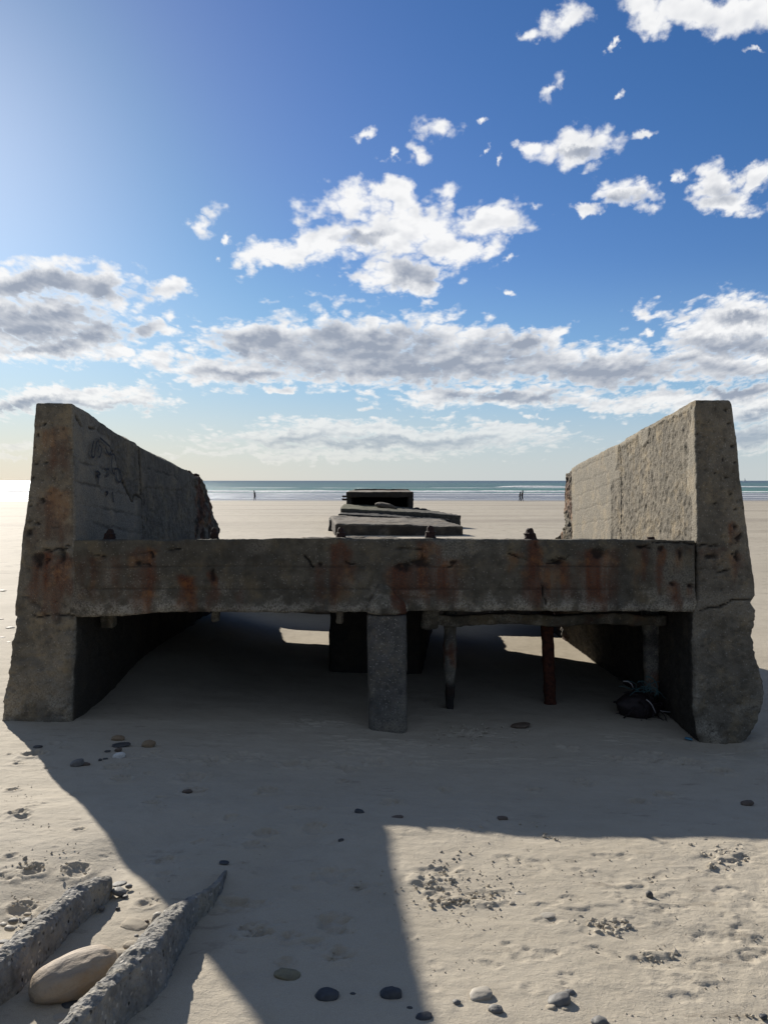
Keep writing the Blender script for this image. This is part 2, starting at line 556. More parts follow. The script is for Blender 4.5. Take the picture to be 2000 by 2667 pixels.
def mat_simple(name, c1, c2, rough=0.7, scale=20, bump=0.3, spec=0.3, metallic=0.0, dist=0.004):
    m, t = new_mat(name)
    P = t.obj()
    n = t.noise(P, scale, 6, 0.65)
    c = t.mix(t.ss(n, 0.35, 0.65), c1, c2)
    principled(t, c, rough, t.bump(n, bump, dist), spec, metallic)
    return m
M_RUST = mat_simple('rusted_iron', (0.042, 0.019, 0.014), (0.018, 0.011, 0.010), 0.85, 60, 0.8, 0.3)
M_IRON = mat_simple('flaking_iron', (0.095, 0.034, 0.020), (0.036, 0.016, 0.013), 0.9, 34, 1.0, 0.2, dist=.008)
M_ROCKD = mat_simple('dark_rock', (0.018, 0.017, 0.017), (0.03, 0.028, 0.025), 0.9, 6, 0.6)
M_BLACK = mat_simple('dark_cloth', (0.010, 0.010, 0.012), (0.02, 0.02, 0.024), 0.9, 8, 0.2)
M_SKIN = mat_simple('skin', (0.20, 0.11, 0.08), (0.24, 0.14, 0.10), 0.6, 8, 0.1)
M_PAINT = mat_simple('black_paint', (0.016, 0.016, 0.02), (0.03, 0.03, 0.036), 0.8, 40, 0.2)

def mat_sand():
    m, t = new_mat('beach_sand')
    P = t.pos()
    x, y, z = t.xyz(P)
    nl = t.noise(P, 0.9, 5, 0.6)
    nm = t.noise(P, 9, 5, 0.6)
    nf = t.noise(P, 420, 3, 0.7)
    c = t.mix(t.ss(nl, 0.3, 0.7), (0.40, 0.357, 0.282), (0.46, 0.413, 0.333))
    c = t.mix(t.m('MULTIPLY', t.ss(nm, 0.4, 0.75), 0.30), c, (0.295, 0.255, 0.19))
    grain = t.ss(nf, 0.30, 0.72)
    c = t.mix(0.35, c, t.mix(grain, (0.24, 0.20, 0.155), (0.52, 0.47, 0.39)))
    # damp bands lying along the shore
    q = t.comb(t.m('MULTIPLY', x, 0.022), t.m('MULTIPLY', y, 0.16), 0.0)
    band = t.noise(q, 1.0, 6, 0.6, 0.4)
    far = t.ss(y, 14.0, 40.0)
    c = t.mix(t.m('MULTIPLY', t.m('MULTIPLY', t.ss(band, 0.45, 0.68), far), 0.62), c, (0.245, 0.212, 0.172))
    sp = t.noise(t.comb(t.m('MULTIPLY', x, 0.5), t.m('MULTIPLY', y, 0.9), 0.0), 3.0, 4, 0.65)
    c = t.mix(t.m('MULTIPLY', t.m('MULTIPLY', t.ss(sp, 0.56, 0.66), t.ss(y, 9.0, 16.0)), 0.55), c, (0.17, 0.145, 0.115))
    sp2 = t.noise(t.comb(t.m('MULTIPLY', x, 1.6), t.m('MULTIPLY', y, 2.2), 5.0), 1.0, 3, 0.7)
    c = t.mix(t.m('MULTIPLY', t.m('MULTIPLY', t.ss(sp2, 0.62, 0.68), t.ss(y, 9.0, 14.0)), 0.6), c, (0.13, 0.11, 0.09))
    dp = t.noise(t.mapping(P, rot=(0, 0, .3), scale=(1, 2.3, 1)), 6.0, 7, 0.72)
    dm = t.m('MULTIPLY', t.ss(dp, 0.56, 0.66), t.ss(t.noise(P, 1.3, 3, 0.6), 0.46, 0.58))
    c = t.mix(t.m('MULTIPLY', t.m('MULTIPLY', dm, t.ss(y, 14.0, 6.0)), 0.50), c, (0.215, 0.185, 0.145))
    wet = t.ss(t.m('ADD', y, t.m('MULTIPLY', t.noise(t.comb(t.m('MULTIPLY', x, 0.03), 0.0, 0.0), 1.0, 3), 14.0)), 128.0, 150.0)
    c = t.mix(wet, c, (0.150, 0.132, 0.108))
    # grain that catches the light
    h = t.m('ADD', t.m('MULTIPLY', nf, 0.6), t.m('MULTIPLY', t.noise(P, 120, 3, 0.6), 0.6))
    b1 = t.bump(h, 0.6, 0.004)
    h2 = t.noise(t.mapping(P, scale=(1, 1.7, 1)), 7, 6, 0.62)
    b2 = t.bump(h2, 0.28, 0.03, b1)
    # crumbs and scuffed crust in patches
    pm = t.m('MULTIPLY', t.ss(t.noise(P, 1.7, 4, 0.6), 0.44, 0.60), t.ss(y, 16.0, 7.0))
    cr = t.ss(t.noise(P, 62, 4, 0.6, 0.6), 0.52, 0.60)
    b2 = t.bump(t.m('MULTIPLY', cr, pm), 0.30, 0.005, b2)
    rough = t.mix(wet, (0.84, 0.84, 0.84), (0.25, 0.25, 0.25))
    gl = t.node('ShaderNodeSeparateColor')
    t.put(gl.inputs[0], rough)
    p = principled(t, c, gl.outputs[0], b2, t.m('MULTIPLY_ADD', wet, 0.35, 0.13))
    p.inputs['Diffuse Roughness'].default_value = 0.12
    return m
M_SAND = mat_sand()

def mat_sea():
    m, t = new_mat('sea_water')
    P = t.pos()
    x, y, z = t.xyz(P)
    ly = t.m('LOGARITHM', y, 2.718)
    q = t.comb(t.m('MULTIPLY', x, 0.012), t.m('MULTIPLY', ly, 14.0), 0.0)
    n = t.noise(q, 1.0, 6, 0.6, 0.3)
    c = t.mix(t.ss(n, 0.3, 0.7), (0.055, 0.118, 0.112), (0.085, 0.158, 0.150))
    c = t.mix(t.m('MULTIPLY', t.ss(t.m('ADD', ly, t.m('MULTIPLY', n, 0.8)), 5.9, 6.5, 1.0, 0.0), 0.8), c, (0.070, 0.180, 0.128))
    c = t.mix(t.ss(ly, 6.3, 8.0), c, (0.055, 0.092, 0.118))
    # shallow wash between the breaker and the sand
    edge = t.m('ADD', y, t.m('MULTIPLY', t.m('SUBTRACT', t.noise(t.comb(t.m('MULTIPLY', x, 0.02), 0.0, 0.0), 1.0, 4), 0.5), 16.0))
    wash = t.ss(edge, 226.0, 232.0, 1.0, 0.0)
    c = t.mix(wash, c, (0.19, 0.20, 0.215))
    fq = t.noise(t.comb(t.m('MULTIPLY', x, 0.03), t.m('MULTIPLY', y, 0.16), 0.0), 1.0, 6, 0.65, 0.6)
    foam = t.m('MULTIPLY', t.ss(fq, 0.54, 0.64), wash)
    lip = t.m('MULTIPLY', t.ss(edge, 150.0, 154.0, 1.0, 0.0), 0.5)
    foam = t.m('MAXIMUM', foam, lip)
    # small whitecaps
    cap = t.ss(t.noise(t.comb(t.m('MULTIPLY', x, 0.05), t.m('MULTIPLY', ly, 60.0), 3.0), 1.0, 4, 0.7), 0.69, 0.74)
    cap = t.m('MULTIPLY', cap, t.ss(ly, 5.5, 5.8))
    c = t.mix(t.m('MULTIPLY', foam, 0.65), c, (0.62, 0.62, 0.61))
    c = t.mix(t.m('MULTIPLY', cap, 0.35), c, (0.5, 0.53, 0.52))
    h = t.noise(t.mapping(P, scale=(0.35, 1.0, 1)), 1.1, 6, 0.65, 0.4)
    h = t.m('ADD', h, t.m('MULTIPLY', t.noise(t.mapping(P, scale=(0.25, 1, 1)), 0.16, 4, 0.6), 5.0))
    nrm = t.bump(h, 1.0, 0.55)
    dif = t.node('ShaderNodeBsdfDiffuse')
    t.put(dif.inputs['Color'], c)
    t.put(dif.inputs['Normal'], nrm)
    gl = t.node('ShaderNodeBsdfGlossy')
    gl.inputs['Roughness'].default_value = 0.30
    gl.inputs['Color'].default_value = (0.9, 0.95, 1.0, 1)
    t.put(gl.inputs['Normal'], nrm)
    f = t.mix(wash, (0.20, 0.20, 0.20), (0.22, 0.22, 0.22))
    s = t.node('ShaderNodeSeparateColor')
    t.put(s.inputs[0], f)
    mx = t.node('ShaderNodeMixShader')
    t.put(mx.inputs[0], s.outputs[0])
    t.l.new(dif.outputs[0], mx.inputs[1])
    t.l.new(gl.outputs[0], mx.inputs[2])
    o = t.node('ShaderNodeOutputMaterial')
    t.l.new(mx.outputs[0], o.inputs[0])
    return m
M_SEA = mat_sea()
M_FOAM = mat_simple('wave_foam', (0.80, 0.80, 0.79), (0.62, 0.64, 0.64), 0.9, 0.9, 0.8, dist=0.2)

# ------------------------------------------------------------------ the sand
# dents and prints: (px, py, width px, turn, depth m, kind)
PRINTS = []
def prints(lst, kind):
    for (a, b, w) in lst:
        PRINTS.append((a, b, w, random.uniform(-.6, .6), random.uniform(.8, 1.2), kind))
prints([(33, 2058, 36), (50, 2118, 46), (60, 2130, 40), (28, 2230, 34), (85, 2262, 62), (200, 2255, 70), (218, 2290, 34), (55, 2348, 70), (383, 2355, 60), (205, 2160, 30),
        (20, 2280, 50), (430, 2228, 56), (428, 2275, 40), (90, 1965, 60), (300, 2000, 60), (320, 2032, 60), (395, 2094, 42), (500, 2030, 80), (505, 2062, 60), (700, 2062, 60),
        (660, 2200, 50), (820, 2155, 60), (790, 1880, 40), (600, 2120, 40), (690, 2170, 60)], 'paw')
prints([(618, 2337, 80), (660, 2428, 80), (882, 2488, 66), (857, 2276, 76), (668, 2353, 60), (755, 2440, 50), (815, 2455, 50), (870, 2405, 90), (770, 2105, 60), (1020, 2090, 60),
        (940, 2310, 44), (760, 1990, 70), (640, 1970, 80), (560, 1985, 60), (830, 1990, 70), (900, 2000, 60), (980, 1985, 60), (1160, 2060, 40), (1390, 2060, 40), (1660, 2090, 50), (1730, 2070, 50),
        (1800, 1990, 70), (1700, 1965, 60), (1880, 2010, 60), (1600, 1975, 50), (1520, 2040, 50), (1100, 1990, 60), (1250, 1945, 40), (1480, 1950, 50)], 'shoe')
prints([(1360, 2245, 160), (1550, 2280, 130), (1760, 2275, 130), (1890, 2320, 90), (1390, 2490, 130), (1560, 2480, 110), (1270, 2510, 80), (1700, 2510, 130), (1830, 2515, 120), (1880, 2270, 120),
        (1150, 2270, 110), (1640, 2400, 120), (1500, 2345, 90), (1240, 2330, 60), (1960, 2480, 100), (1790, 2600, 90), (1950, 2210, 110), (1420, 2400, 90), (1600, 2230, 90), (1850, 2440, 120), (1750, 2370, 90)], 'sole')

_pr = random.Random(9)
for _ in range(210):
    a_, b_ = _pr.uniform(0, 2000), 1930 + 740 * _pr.random() ** 1.1
    if a_ < 620 and b_ > 2230:
        continue
    PRINTS.append((a_, b_, _pr.uniform(14, 44) * (b_ / 2300) ** 2, _pr.uniform(-.8, .8), _pr.uniform(.2, .5) * (2.6 if b_ < 2150 or 420 < a_ < 1000 else 1.0), _pr.choice(['shoe', 'shoe', 'paw', 'scuff', 'scuff'])))
def sand_detail(X, Y):
    P = np.stack([X, Y, np.zeros_like(X)], 1)
    z = 0.010 * fbm(P, 1.6, 3, off=4.0) + 0.0035 * fbm(P, 9.0, 3, off=9.0) + 0.0012 * fbm(P, 45.0, 2, off=2.0)
    # wind and water smoothed streaks
    S = np.stack([X * 1.2 + Y * .35, Y * 5.0, np.zeros_like(X)], 1)
    z += 0.0035 * fbm(S, 1.7, 3, off=21.0)
    # trodden ground: broken crust in the sunlit corner
    tr = sst(X, -.1, .5) * sst(Y, 3.5, 3.1) * sst(fbm(P, 2.2, 2, off=33.0), -.15, .45)
    z += tr * 0.004 * np.abs(fbm(P, 14.0, 3, off=40.0)) * 2
    crust = fbm(P, 24.0, 3, off=51.0)
    z += tr * 0.003 * sst(crust, .05, .2)
    tr2 = sst(Y, 5.2, 4.6) * sst(Y, 3.9, 4.3) * sst(fbm(P, 2.0, 2, off=60.0), .05, .5)
    z += tr2 * 0.010 * sst(fbm(np.stack([X, Y * 2.0, X * 0], 1), 12.0, 3, off=70.0), .0, .35)
    # crust kicked up into plates and lumps
    for (px, py, w, hh, amp) in ((1140, 2300, 90, 60, .013), (1210, 2345, 140, 26, .012), (1270, 2325, 80, 40, .010), (1170, 2265, 90, 50, .009), (1580, 2412, 120, 26, .014), (1700, 2490, 90, 26, .014), (1890, 2235, 110, 40, .012), (1650, 2330, 130, 60, .007), (1780, 2560, 160, 60, .006), (1930, 2430, 110, 60, .008), (1480, 2360, 160, 30, .006), (60, 2110, 60, 60, .008), (60, 2270, 80, 40, .008), (1240, 1912, 150, 26, .012), (1120, 1940, 100, 24, .009), (560, 1975, 300, 36, .010), (820, 1890, 140, 40, .008), (1720, 1985, 240, 50, .010)):
        g = on_ground(px, py)
        sx = w * g[1] / FPX
        sy = hh * g[1] / FPX * 1.6
        r = np.hypot((X - g[0]) / sx, (Y - g[1]) / sy)
        m = r < 1.6
        if m.any():
            pp = np.stack([X[m] + px, Y[m] * 1.3, X[m] * 0], 1)
            rr = r[m] + .5 * fbm(pp, 9.0, 3)
            lum = fbm(pp, 26.0, 3, off=px * .01)
            z[m] += .72 * amp * sst(rr, 1.0, .3) * (sst(lum, .02, .16) - .35 * sst(lum, -.05, -.2))
    for (px, py, w, a, dp, kind) in PRINTS:
        g = on_ground(px, py)
        s = w * 0.5 * g[1] / FPX
        m = (np.abs(X - g[0]) < s * 4) & (np.abs(Y - g[1]) < s * 4)
        if not m.any():
            continue
        x, y = X[m] - g[0], Y[m] - g[1]
        u = (x * math.cos(a) + y * math.sin(a)) / s
        v = (-x * math.sin(a) + y * math.cos(a)) / s
        pp = np.stack([u * 1.7 + px * .37, v * 1.7 + py * .21, u * 0], 1)
        wob = fbm(pp, 1.0, 3)
        if kind == 'paw':
            r = np.hypot(u, v * 1.0) + wob * .35
            d = -0.013 * sst(r, 1.0, .45) + 0.006 * np.exp(-((r - 1.15) / .28) ** 2)
            for k in range(4):
                an = -.9 + .6 * k
                rr = np.hypot(u - 1.0 * math.sin(an), v - 1.05 * math.cos(an)) / .30
                d -= 0.012 * sst(rr, 1.0, .3)
        elif kind == 'shoe':
            r = np.hypot(u, v * 1.0) + wob * .5
            d = -0.010 * sst(r, 1.1, .5) + 0.007 * np.exp(-((r - 1.2) / .3) ** 2) * (wob > -.1)
            d += 0.006 * sst(r, 1.2, .8) * wob * 2
        elif kind == 'scuff':
            r = np.hypot(u, v * 1.8) + wob * .9
            d = -0.006 * sst(r, 1.0, .6) + 0.006 * sst(r, 1.3, .9) * np.maximum(wob, 0) * 2
        else:
            r = np.hypot(u, v * 2.2) + wob * .25
            tread = np.sin(u * 16 + np.sin(v * 10) * 1.2)
            d = sst(r + wob * .4, 1.05, .7) * (-0.0028 + 0.0016 * tread * sst(wob, -.2, .4) + .004 * wob) + 0.0016 * np.exp(-((r - 1.1) / .14) ** 2) * (wob > 0)
        z[m] += d * dp * min(1.0, s / .045)
    return z

FOREBEAMS = []                     # filled below: hollows round the half-buried beams
def hollow(X, Y):
    z = np.zeros_like(X)
    # a furrow of sand between the two half buried beams, banked up outside the left one
    for (ax, ay, bx, by, w, d) in ((-1.10, 2.25, -.75, 3.05, .16, -.035), (-.62, 2.0, -.30, 2.9, .10, -.02)):
        a, b = np.array([ax, ay]), np.array([bx, by])
        ab = b - a
        P = np.stack([X, Y], 1)
        t = np.clip(((P - a) @ ab) / (ab @ ab), 0, 1)
        dist = np.linalg.norm(P - a - t[:, None] * ab, axis=1)
        z += d * np.exp(-(dist / w) ** 2)
    return z

def axis_lines(core0, core1, step, end0, end1, grow):
    c = list(np.arange(core0, core1 + 1e-6, step))
    s, x = step, core1
    hi = []
    while x < end1:
        s *= grow
        x += s
        hi.append(x)
    s, x = step, core0
    lo = []
    while x > end0:
        s *= grow
        x -= s
        lo.append(x)
    return np.array(lo[::-1] + c + hi)

def build_sand():
    xs = axis_lines(-2.75, 2.75, 0.0075, -5200, 5200, 1.055)
    y1 = list(np.arange(1.9, 5.0, 0.0065))
    s, y = 0.0065, y1[-1]
    while y < 430:
        s = min(s * 1.035, max(0.06, y * .02))
        y += s
        y1.append(y)
    s, y = 0.0065, y1[0]
    lo = []
    while y > -60:
        s *= 1.15
        y -= s
        lo.append(y)
    ys = np.array(lo[::-1] + y1)
    X, Y = np.meshgrid(xs, ys)
    X, Y = X.ravel(), Y.ravel()
    Z = ground_base(X, Y)
    near = (np.abs(X) < 7) & (Y > 1.2) & (Y < 16)
    fade = sst(Y, 16, 9) * sst(np.abs(X), 7, 4)
    Z[near] += (sand_detail(X[near], Y[near]) + hollow(X[near], Y[near])) * fade[near]
    mid = (Y >= 5) & (Y < 130) & (np.abs(X) < 120)
    P = np.stack([X[mid], Y[mid] * 1.0, X[mid] * 0], 1)
    Z[mid] += sst(Y[mid], 5, 12) * (0.03 * fbm(P, .35, 3, off=5.0) + .012 * fbm(P, 2.0, 2, off=8.0)) * sst(Y[mid], 130, 60)
    nx, ny = len(xs), len(ys)
    I = np.arange(nx * ny).reshape(ny, nx)
    F = np.stack([I[:-1, :-1], I[:-1, 1:], I[1:, 1:], I[1:, :-1]], -1).reshape(-1, 4)
    o = mesh_np('sand', np.stack([X, Y, Z], 1), F, M_SAND)
    structure(o)
build_sand()

# ------------------------------------------------------------------ the sea
SEA_Z = -2.06
def build_sea():
    xs = axis_lines(-60, 60, 3.0, -12000, 12000, 1.12)
    ys = np.geomspace(118, 15000, 160)
    X, Y = np.meshgrid(xs, ys)
    Z = np.full(X.shape, SEA_Z)
    nx, ny = len(xs), len(ys)
    I = np.arange(nx * ny).reshape(ny, nx)
    F = np.stack([I[:-1, :-1], I[:-1, 1:], I[1:, 1:], I[1:, :-1]], -1).reshape(-1, 4)
    structure(mesh_np('sea', np.stack([X.ravel(), Y.ravel(), Z.ravel()], 1), F, M_SEA))
build_sea()

def breaker(name, y0, x0, x1, h, depth, seed, gaps=0.0):
    """a long roll of white water: a ridge with an uneven crest"""
    n = int((x1 - x0) / 1.2)
    prof = [(-1.0, 0.0), (-.7, .55), (-.35, .95), (0.0, 1.0), (.45, .6), (1.0, 0.0)]
    xs = np.linspace(x0, x1, n)
    P = np.stack([xs, xs * 0 + seed, xs * 0], 1)
    wig = fbm(P, .02, 3) * 7 + fbm(P, .12, 3) * 2.0
    amp = np.clip(0.75 + .8 * fbm(P, .045, 4, off=3.0) - gaps, 0.02, 1.4)
    amp *= sst(xs, x0, x0 + 8) * sst(xs, x1, x1 - 8)
    V = []
    for (a, b) in prof:
        V.append(np.stack([xs, y0 + wig + a * depth * (.4 + .6 * amp), SEA_Z - .02 + b * h * amp + 0.10 * h * amp * fbm(np.stack([xs, xs * 0 + a * 5, xs * 0], 1), .9, 3) * (b > 0)], 1))
    V = np.concatenate(V)
    I = np.arange(n * len(prof)).reshape(len(prof), n)
    F = np.stack([I[:-1, :-1], I[:-1, 1:], I[1:, 1:], I[1:, :-1]], -1).reshape(-1, 4)
    o = mesh_np(name, V, F, M_FOAM)
    structure(o)
breaker('surf', 243, -420, 420, 0.62, 3.2, 1.0)
breaker('surf', 262, -420, 420, 0.34, 2.2, 4.0, 0.45)
breaker('surf', 425, 60, 460, 0.75, 4.0, 7.0, 0.10)
breaker('surf', 380, -300, 140, 0.40, 3.0, 9.0, 0.62)
breaker('surf', 214, -300, 300, 0.14, 1.6, 12.0, 0.25)
breaker('surf', 186, -260, 260, 0.10, 1.4, 15.0, 0.25)

# ------------------------------------------------------------------ the ruin: a tilted concrete outfall
TILT = math.atan(0.09)
FACE_Y = 4.9
ruin = empty('concrete_outfall', (0, FACE_Y, 0), (-TILT, 0, 0))
tag(ruin, 'ruined concrete outfall frame with two tall side walls and a rust stained beam', 'ruin')
cT, sT = math.cos(TILT), math.sin(TILT)
def to_local(w):
    x, y, z = w[0], w[1] - FACE_Y, w[2]
    return np.array([x, y * cT - z * sT, y * sT + z * cT])
def on_face(px, py):               # where a view ray meets the front plane of the ruin: local (x, z)
    r = ray(px, py)
    o = to_local(np.array([0, 0, EYE]))
    d = np.array([r[0], r[1] * cT - r[2] * sT, r[1] * sT + r[2] * cT])
    p = o - d * o[1] / d[1]
    return (p[0], p[2])
def on_inner(px, py, xw):          # where it meets an inner wall face: local (y, z)
    r = ray(px, py)
    o = to_local(np.array([0, 0, EYE]))
    d = np.array([r[0], r[1] * cT - r[2] * sT, r[1] * sT + r[2] * cT])
    p = o + d * (xw - o[0]) / d[0]
    return (p[1], p[2])

def crack_wear(P2, polys, N_front, w=0.0042):
    d = np.full(len(P2), 1e9)
    q = np.stack([P2[:, 0], P2[:, 1], P2[:, 0] * 0], 1)
    Pj = P2 + np.stack([fbm(q, 22, 3), fbm(q, 22, 3, off=50)], 1) * 0.014
    for pl in polys:
        d = np.minimum(d, polydist(Pj, pl))
    d = np.where(N_front, d, 1e9)
    gap = sst(fbm(q, 9, 3, off=77), -.20, .20)
    return sst(d, w * 1.8, w * .4) * gap

RUST = [  # px, top, bottom, half width, strength (photo pixels on the front face)
    (110, 1440, 1555, 24, 1.0), (165, 1445, 1545, 22, .9), (135, 1470, 1600, 30, .6), (260, 1445, 1520, 70, .42), (230, 1530, 1580, 30, .4), (375, 1425, 1480, 34, .7), (378, 1470, 1588, 24, .75), (330, 1520, 1585, 60, .3),
    (485, 1498, 1588, 20, 1.0), (556, 1488, 1520, 11, 1.0), (553, 1530, 1580, 18, .6), (627, 1535, 1580, 12, .5), (885, 1412, 1470, 26, .8), (860, 1465, 1570, 40, .55), (890, 1470, 1510, 30, .7), (1035, 1470, 1570, 20, .95), (1052, 1470, 1545, 26, .8),
    (1130, 1470, 1560, 62, .85), (1120, 1412, 1470, 26, .85), (1170, 1450, 1480, 30, .7), (1385, 1400, 1570, 18, .8), (1450, 1462, 1550, 36, .85), (1345, 1440, 1468, 26, .5), (1555, 1432, 1570, 38, 1.0), (1672, 1420, 1500, 18, .6), (1720, 1425, 1520, 12, .75),
    (1770, 1420, 1470, 14, .5), (1755, 1515, 1580, 16, .8), (1805, 1520, 1560, 12, .6), (1850, 1425, 1450, 40, .5), (1905, 1365, 1410, 16, .9), (1915, 1440, 1490, 20, .6), (80, 1370, 1410, 14, .4), (150, 1110, 1230, 34, .55), (145, 1270, 1400, 40, .6), (165, 1120, 1180, 20, .5),
]
DARKS = [  # px, py, rx, ry dark broken patches on the front face
    (100, 1460, 14, 24), (168, 1450, 12, 18), (125, 1455, 8, 10), (365, 1468, 8, 10), (398, 1443, 12, 7), (385, 1474, 20, 4), (835, 1468, 12, 8), (1045, 1478, 30, 7), (1090, 1466, 40, 10), (1185, 1468, 12, 9), (556, 1500, 9, 18),
    (1450, 1465, 32, 9), (1470, 1452, 22, 5), (1555, 1440, 30, 10), (1685, 1424, 24, 4), (1720, 1430, 7, 10), (1775, 1440, 8, 22), (1850, 1445, 10, 9), (1910, 1372, 9, 9), (1925, 1400, 10, 7), (1914, 1450, 8, 14), (80, 1390, 7, 12), (95, 1360, 14, 5), (1755, 1520, 8, 8), (1800, 1525, 9, 8),
    (118, 1108, 5, 5), (100, 1130, 5, 4), (98, 1205, 4, 4), (122, 1207, 6, 4), (86, 1245, 4, 4), (108, 1302, 9, 5), (82, 1318, 5, 4), (88, 1165, 4, 4), (180, 1420, 9, 5),
    (1888, 1068, 5, 5), (1896, 1101, 5, 4), (1902, 1160, 5, 5), (1911, 1207, 5, 4), (1905, 1287, 4, 4), (1913, 1324, 5, 5), (1818, 1133, 4, 4), (1846, 1095, 3, 3), (1860, 1230, 4, 3), (1888, 1240, 6, 3), (1860, 1310, 4, 4), (1880, 1195, 3, 6), (1940, 1320, 6, 5),
]
CRACKS_F = [[(110, 1428), (140, 1432), (190, 1426)], [(185, 1456), (200, 1452), (232, 1450)], [(230, 1442), (260, 1444), (300, 1455), (335, 1450), (355, 1442), (400, 1436), (430, 1436), (470, 1428)], [(36, 1610), (100, 1606), (150, 1600), (195, 1602)],
            [(792, 1445), (808, 1462), (815, 1478)], [(950, 1448), (985, 1442), (1010, 1440)], [(900, 1463), (920, 1470), (955, 1466)], [(1010, 1470), (1035, 1476), (1060, 1475)], [(1015, 1430), (1060, 1428), (1098, 1432), (1100, 1470)], [(1130, 1460), (1145, 1440), (1145, 1415)], [(1130, 1457), (1165, 1442)], [(1165, 1475), (1188, 1463)],
            [(1325, 1440), (1350, 1452), (1378, 1460)], [(1396, 1412), (1404, 1450), (1402, 1500), (1412, 1530), (1420, 1575)], [(1300, 1412), (1330, 1430)], [(1425, 1468), (1460, 1462), (1495, 1448)], [(1660, 1422), (1690, 1425), (1705, 1434)], [(1700, 1412), (1760, 1412), (1810, 1415)], [(1818, 1420), (1875, 1422), (1915, 1414), (1922, 1400)], [(1800, 1596), (1830, 1588), (1870, 1582), (1905, 1566), (1960, 1562)],
            [(1905, 1440), (1920, 1462)], [(1865, 1490), (1900, 1482), (1935, 1490)]]
F2 = lambda a: on_face(*a)
CRK = [[F2(q) for q in pl] for pl in CRACKS_F]
def front_wear(P, N):
    """rust runs, cracks, broken patches and the barnacle band on the seaward-shaded front"""
    fr = N[:, 1] < -0.5
    P2 = P[:, [0, 2]]
    q = np.stack([P2[:, 0], P2[:, 1], P2[:, 0] * 0], 1)
    jx = fbm(q, 9, 3) * .035
    rust = np.zeros(len(P))
    s = 4.95 / FPX
    for (px, a, b, w, k) in RUST:
        x, zt = on_face(px, a)
        _, zb = on_face(px, b)
        wx = w * s * 1.4
        drip = .06 * fbm(np.stack([P2[:, 0] * 28 + px, P2[:, 0] * 0, P2[:, 0] * 0], 1), 1.0, 3)
        side = sst(np.abs(P2[:, 0] + jx * 1.3 - x), wx * 1.35, wx * .25)
        top = sst(P2[:, 1] + drip * .5, zt + .025, zt - .025)
        bot = sst(P2[:, 1] + drip, zb - .12, zb + .08)
        rust = np.maximum(rust, k * side * top * bot)
    streak = fbm(np.stack([P2[:, 0] * 30, P2[:, 1] * 3, P2[:, 0] * 0], 1), 1.0, 3)
    rust *= np.clip(.75 + .6 * streak, 0, 1.2)
    dark = crack_wear(P2, CRK, fr)
    disp = -0.02 * dark
    wob = np.stack([fbm(q, 18, 3, off=5), fbm(q, 18, 3, off=15)], 1) * .03
    for (px, py, rx, ry) in DARKS:
        c = np.array(on_face(px, py))
        r = np.linalg.norm((P2 + wob * min(1.3, rx / 8) - c) / (np.array([rx, ry]) * s * .9), axis=1)
        k = sst(r, 1.25, .45)
        dark = np.maximum(dark, k * .85)
        disp -= .018 * k
    rust = np.where(fr, rust, 0)
    dark = np.where(fr, dark, 0)
    disp = np.where(fr, disp, 0)
    return rust, dark, disp, fr, q

# --- side walls
def prof(pts, j, i):               # interpolator over local z from pixel pairs
    a = np.array([on_face(*p) for p in pts])
    o = np.argsort(a[:, 1])
    return a[o, 1], a[o, 0]
LO = prof([(-6, 1960), (2, 1885), (12, 1800), (22, 1725), (34, 1640), (40, 1608), (33, 1603), (36, 1575), (47, 1480), (52, 1440), (60, 1370), (72, 1290), (82, 1200), (88, 1130), (93, 1055)], 0, 0)
LI = prof([(186, 1960), (187, 1850), (199, 1640), (199, 1606), (197, 1595), (196, 1400), (189, 1050)], 0, 0)
RO = prof([(1895, 1975), (1930, 1945), (1950, 1920), (1972, 1880), (1987, 1820), (1988, 1770), (1972, 1715), (1960, 1680), (1953, 1640), (1968, 1612), (1969, 1590), (1957, 1570), (1968, 1550), (1965, 1500), (1955, 1440), (1947, 1370), (1925, 1200), (1912, 1090), (1906, 1042)], 0, 0)
RI = prof([(1825, 1960), (1812, 1920), (1803, 1860), (1800, 1700), (1800, 1600), (1812, 1560), (1816, 1400), (1812, 1200), (1808, 1042)], 0, 0)
XL, XR = on_face(193, 1200)[0], on_face(1811, 1200)[0]
LZ0, RZ0 = on_face(150, 1050)[1], on_face(1850, 1041)[1]
LY1, LZ1 = on_inner(510, 1220, XL)
RY1, RZ1 = on_inner(1486, 1215, XR)
LEND = np.array([on_inner(*p, XL) for p in [(541, 1222), (546, 1228), (552, 1250), (556, 1270), (563, 1300), (570, 1330), (579, 1352), (574, 1385), (584, 1412)]])
REND = np.array([on_inner(*p, XR) for p in [(1469, 1217), (1466, 1240), (1466, 1275), (1468, 1310), (1471, 1345), (1455, 1370), (1437, 1390), (1438, 1410)]])
def end_len(E):
    o = np.argsort(E[:, 1])
    z, y = E[o, 1], E[o, 0]
    z = np.concatenate([[-1.0], [z[0] - .4], z])
    y = np.concatenate([[y[0] + 1.25], [y[0] + 1.05], y])
    z = np.concatenate([z[:1], [z[2] - .22], z[2:]])
    return z, y
LE, RE = end_len(LEND), end_len(REND)
ZB = -0.85
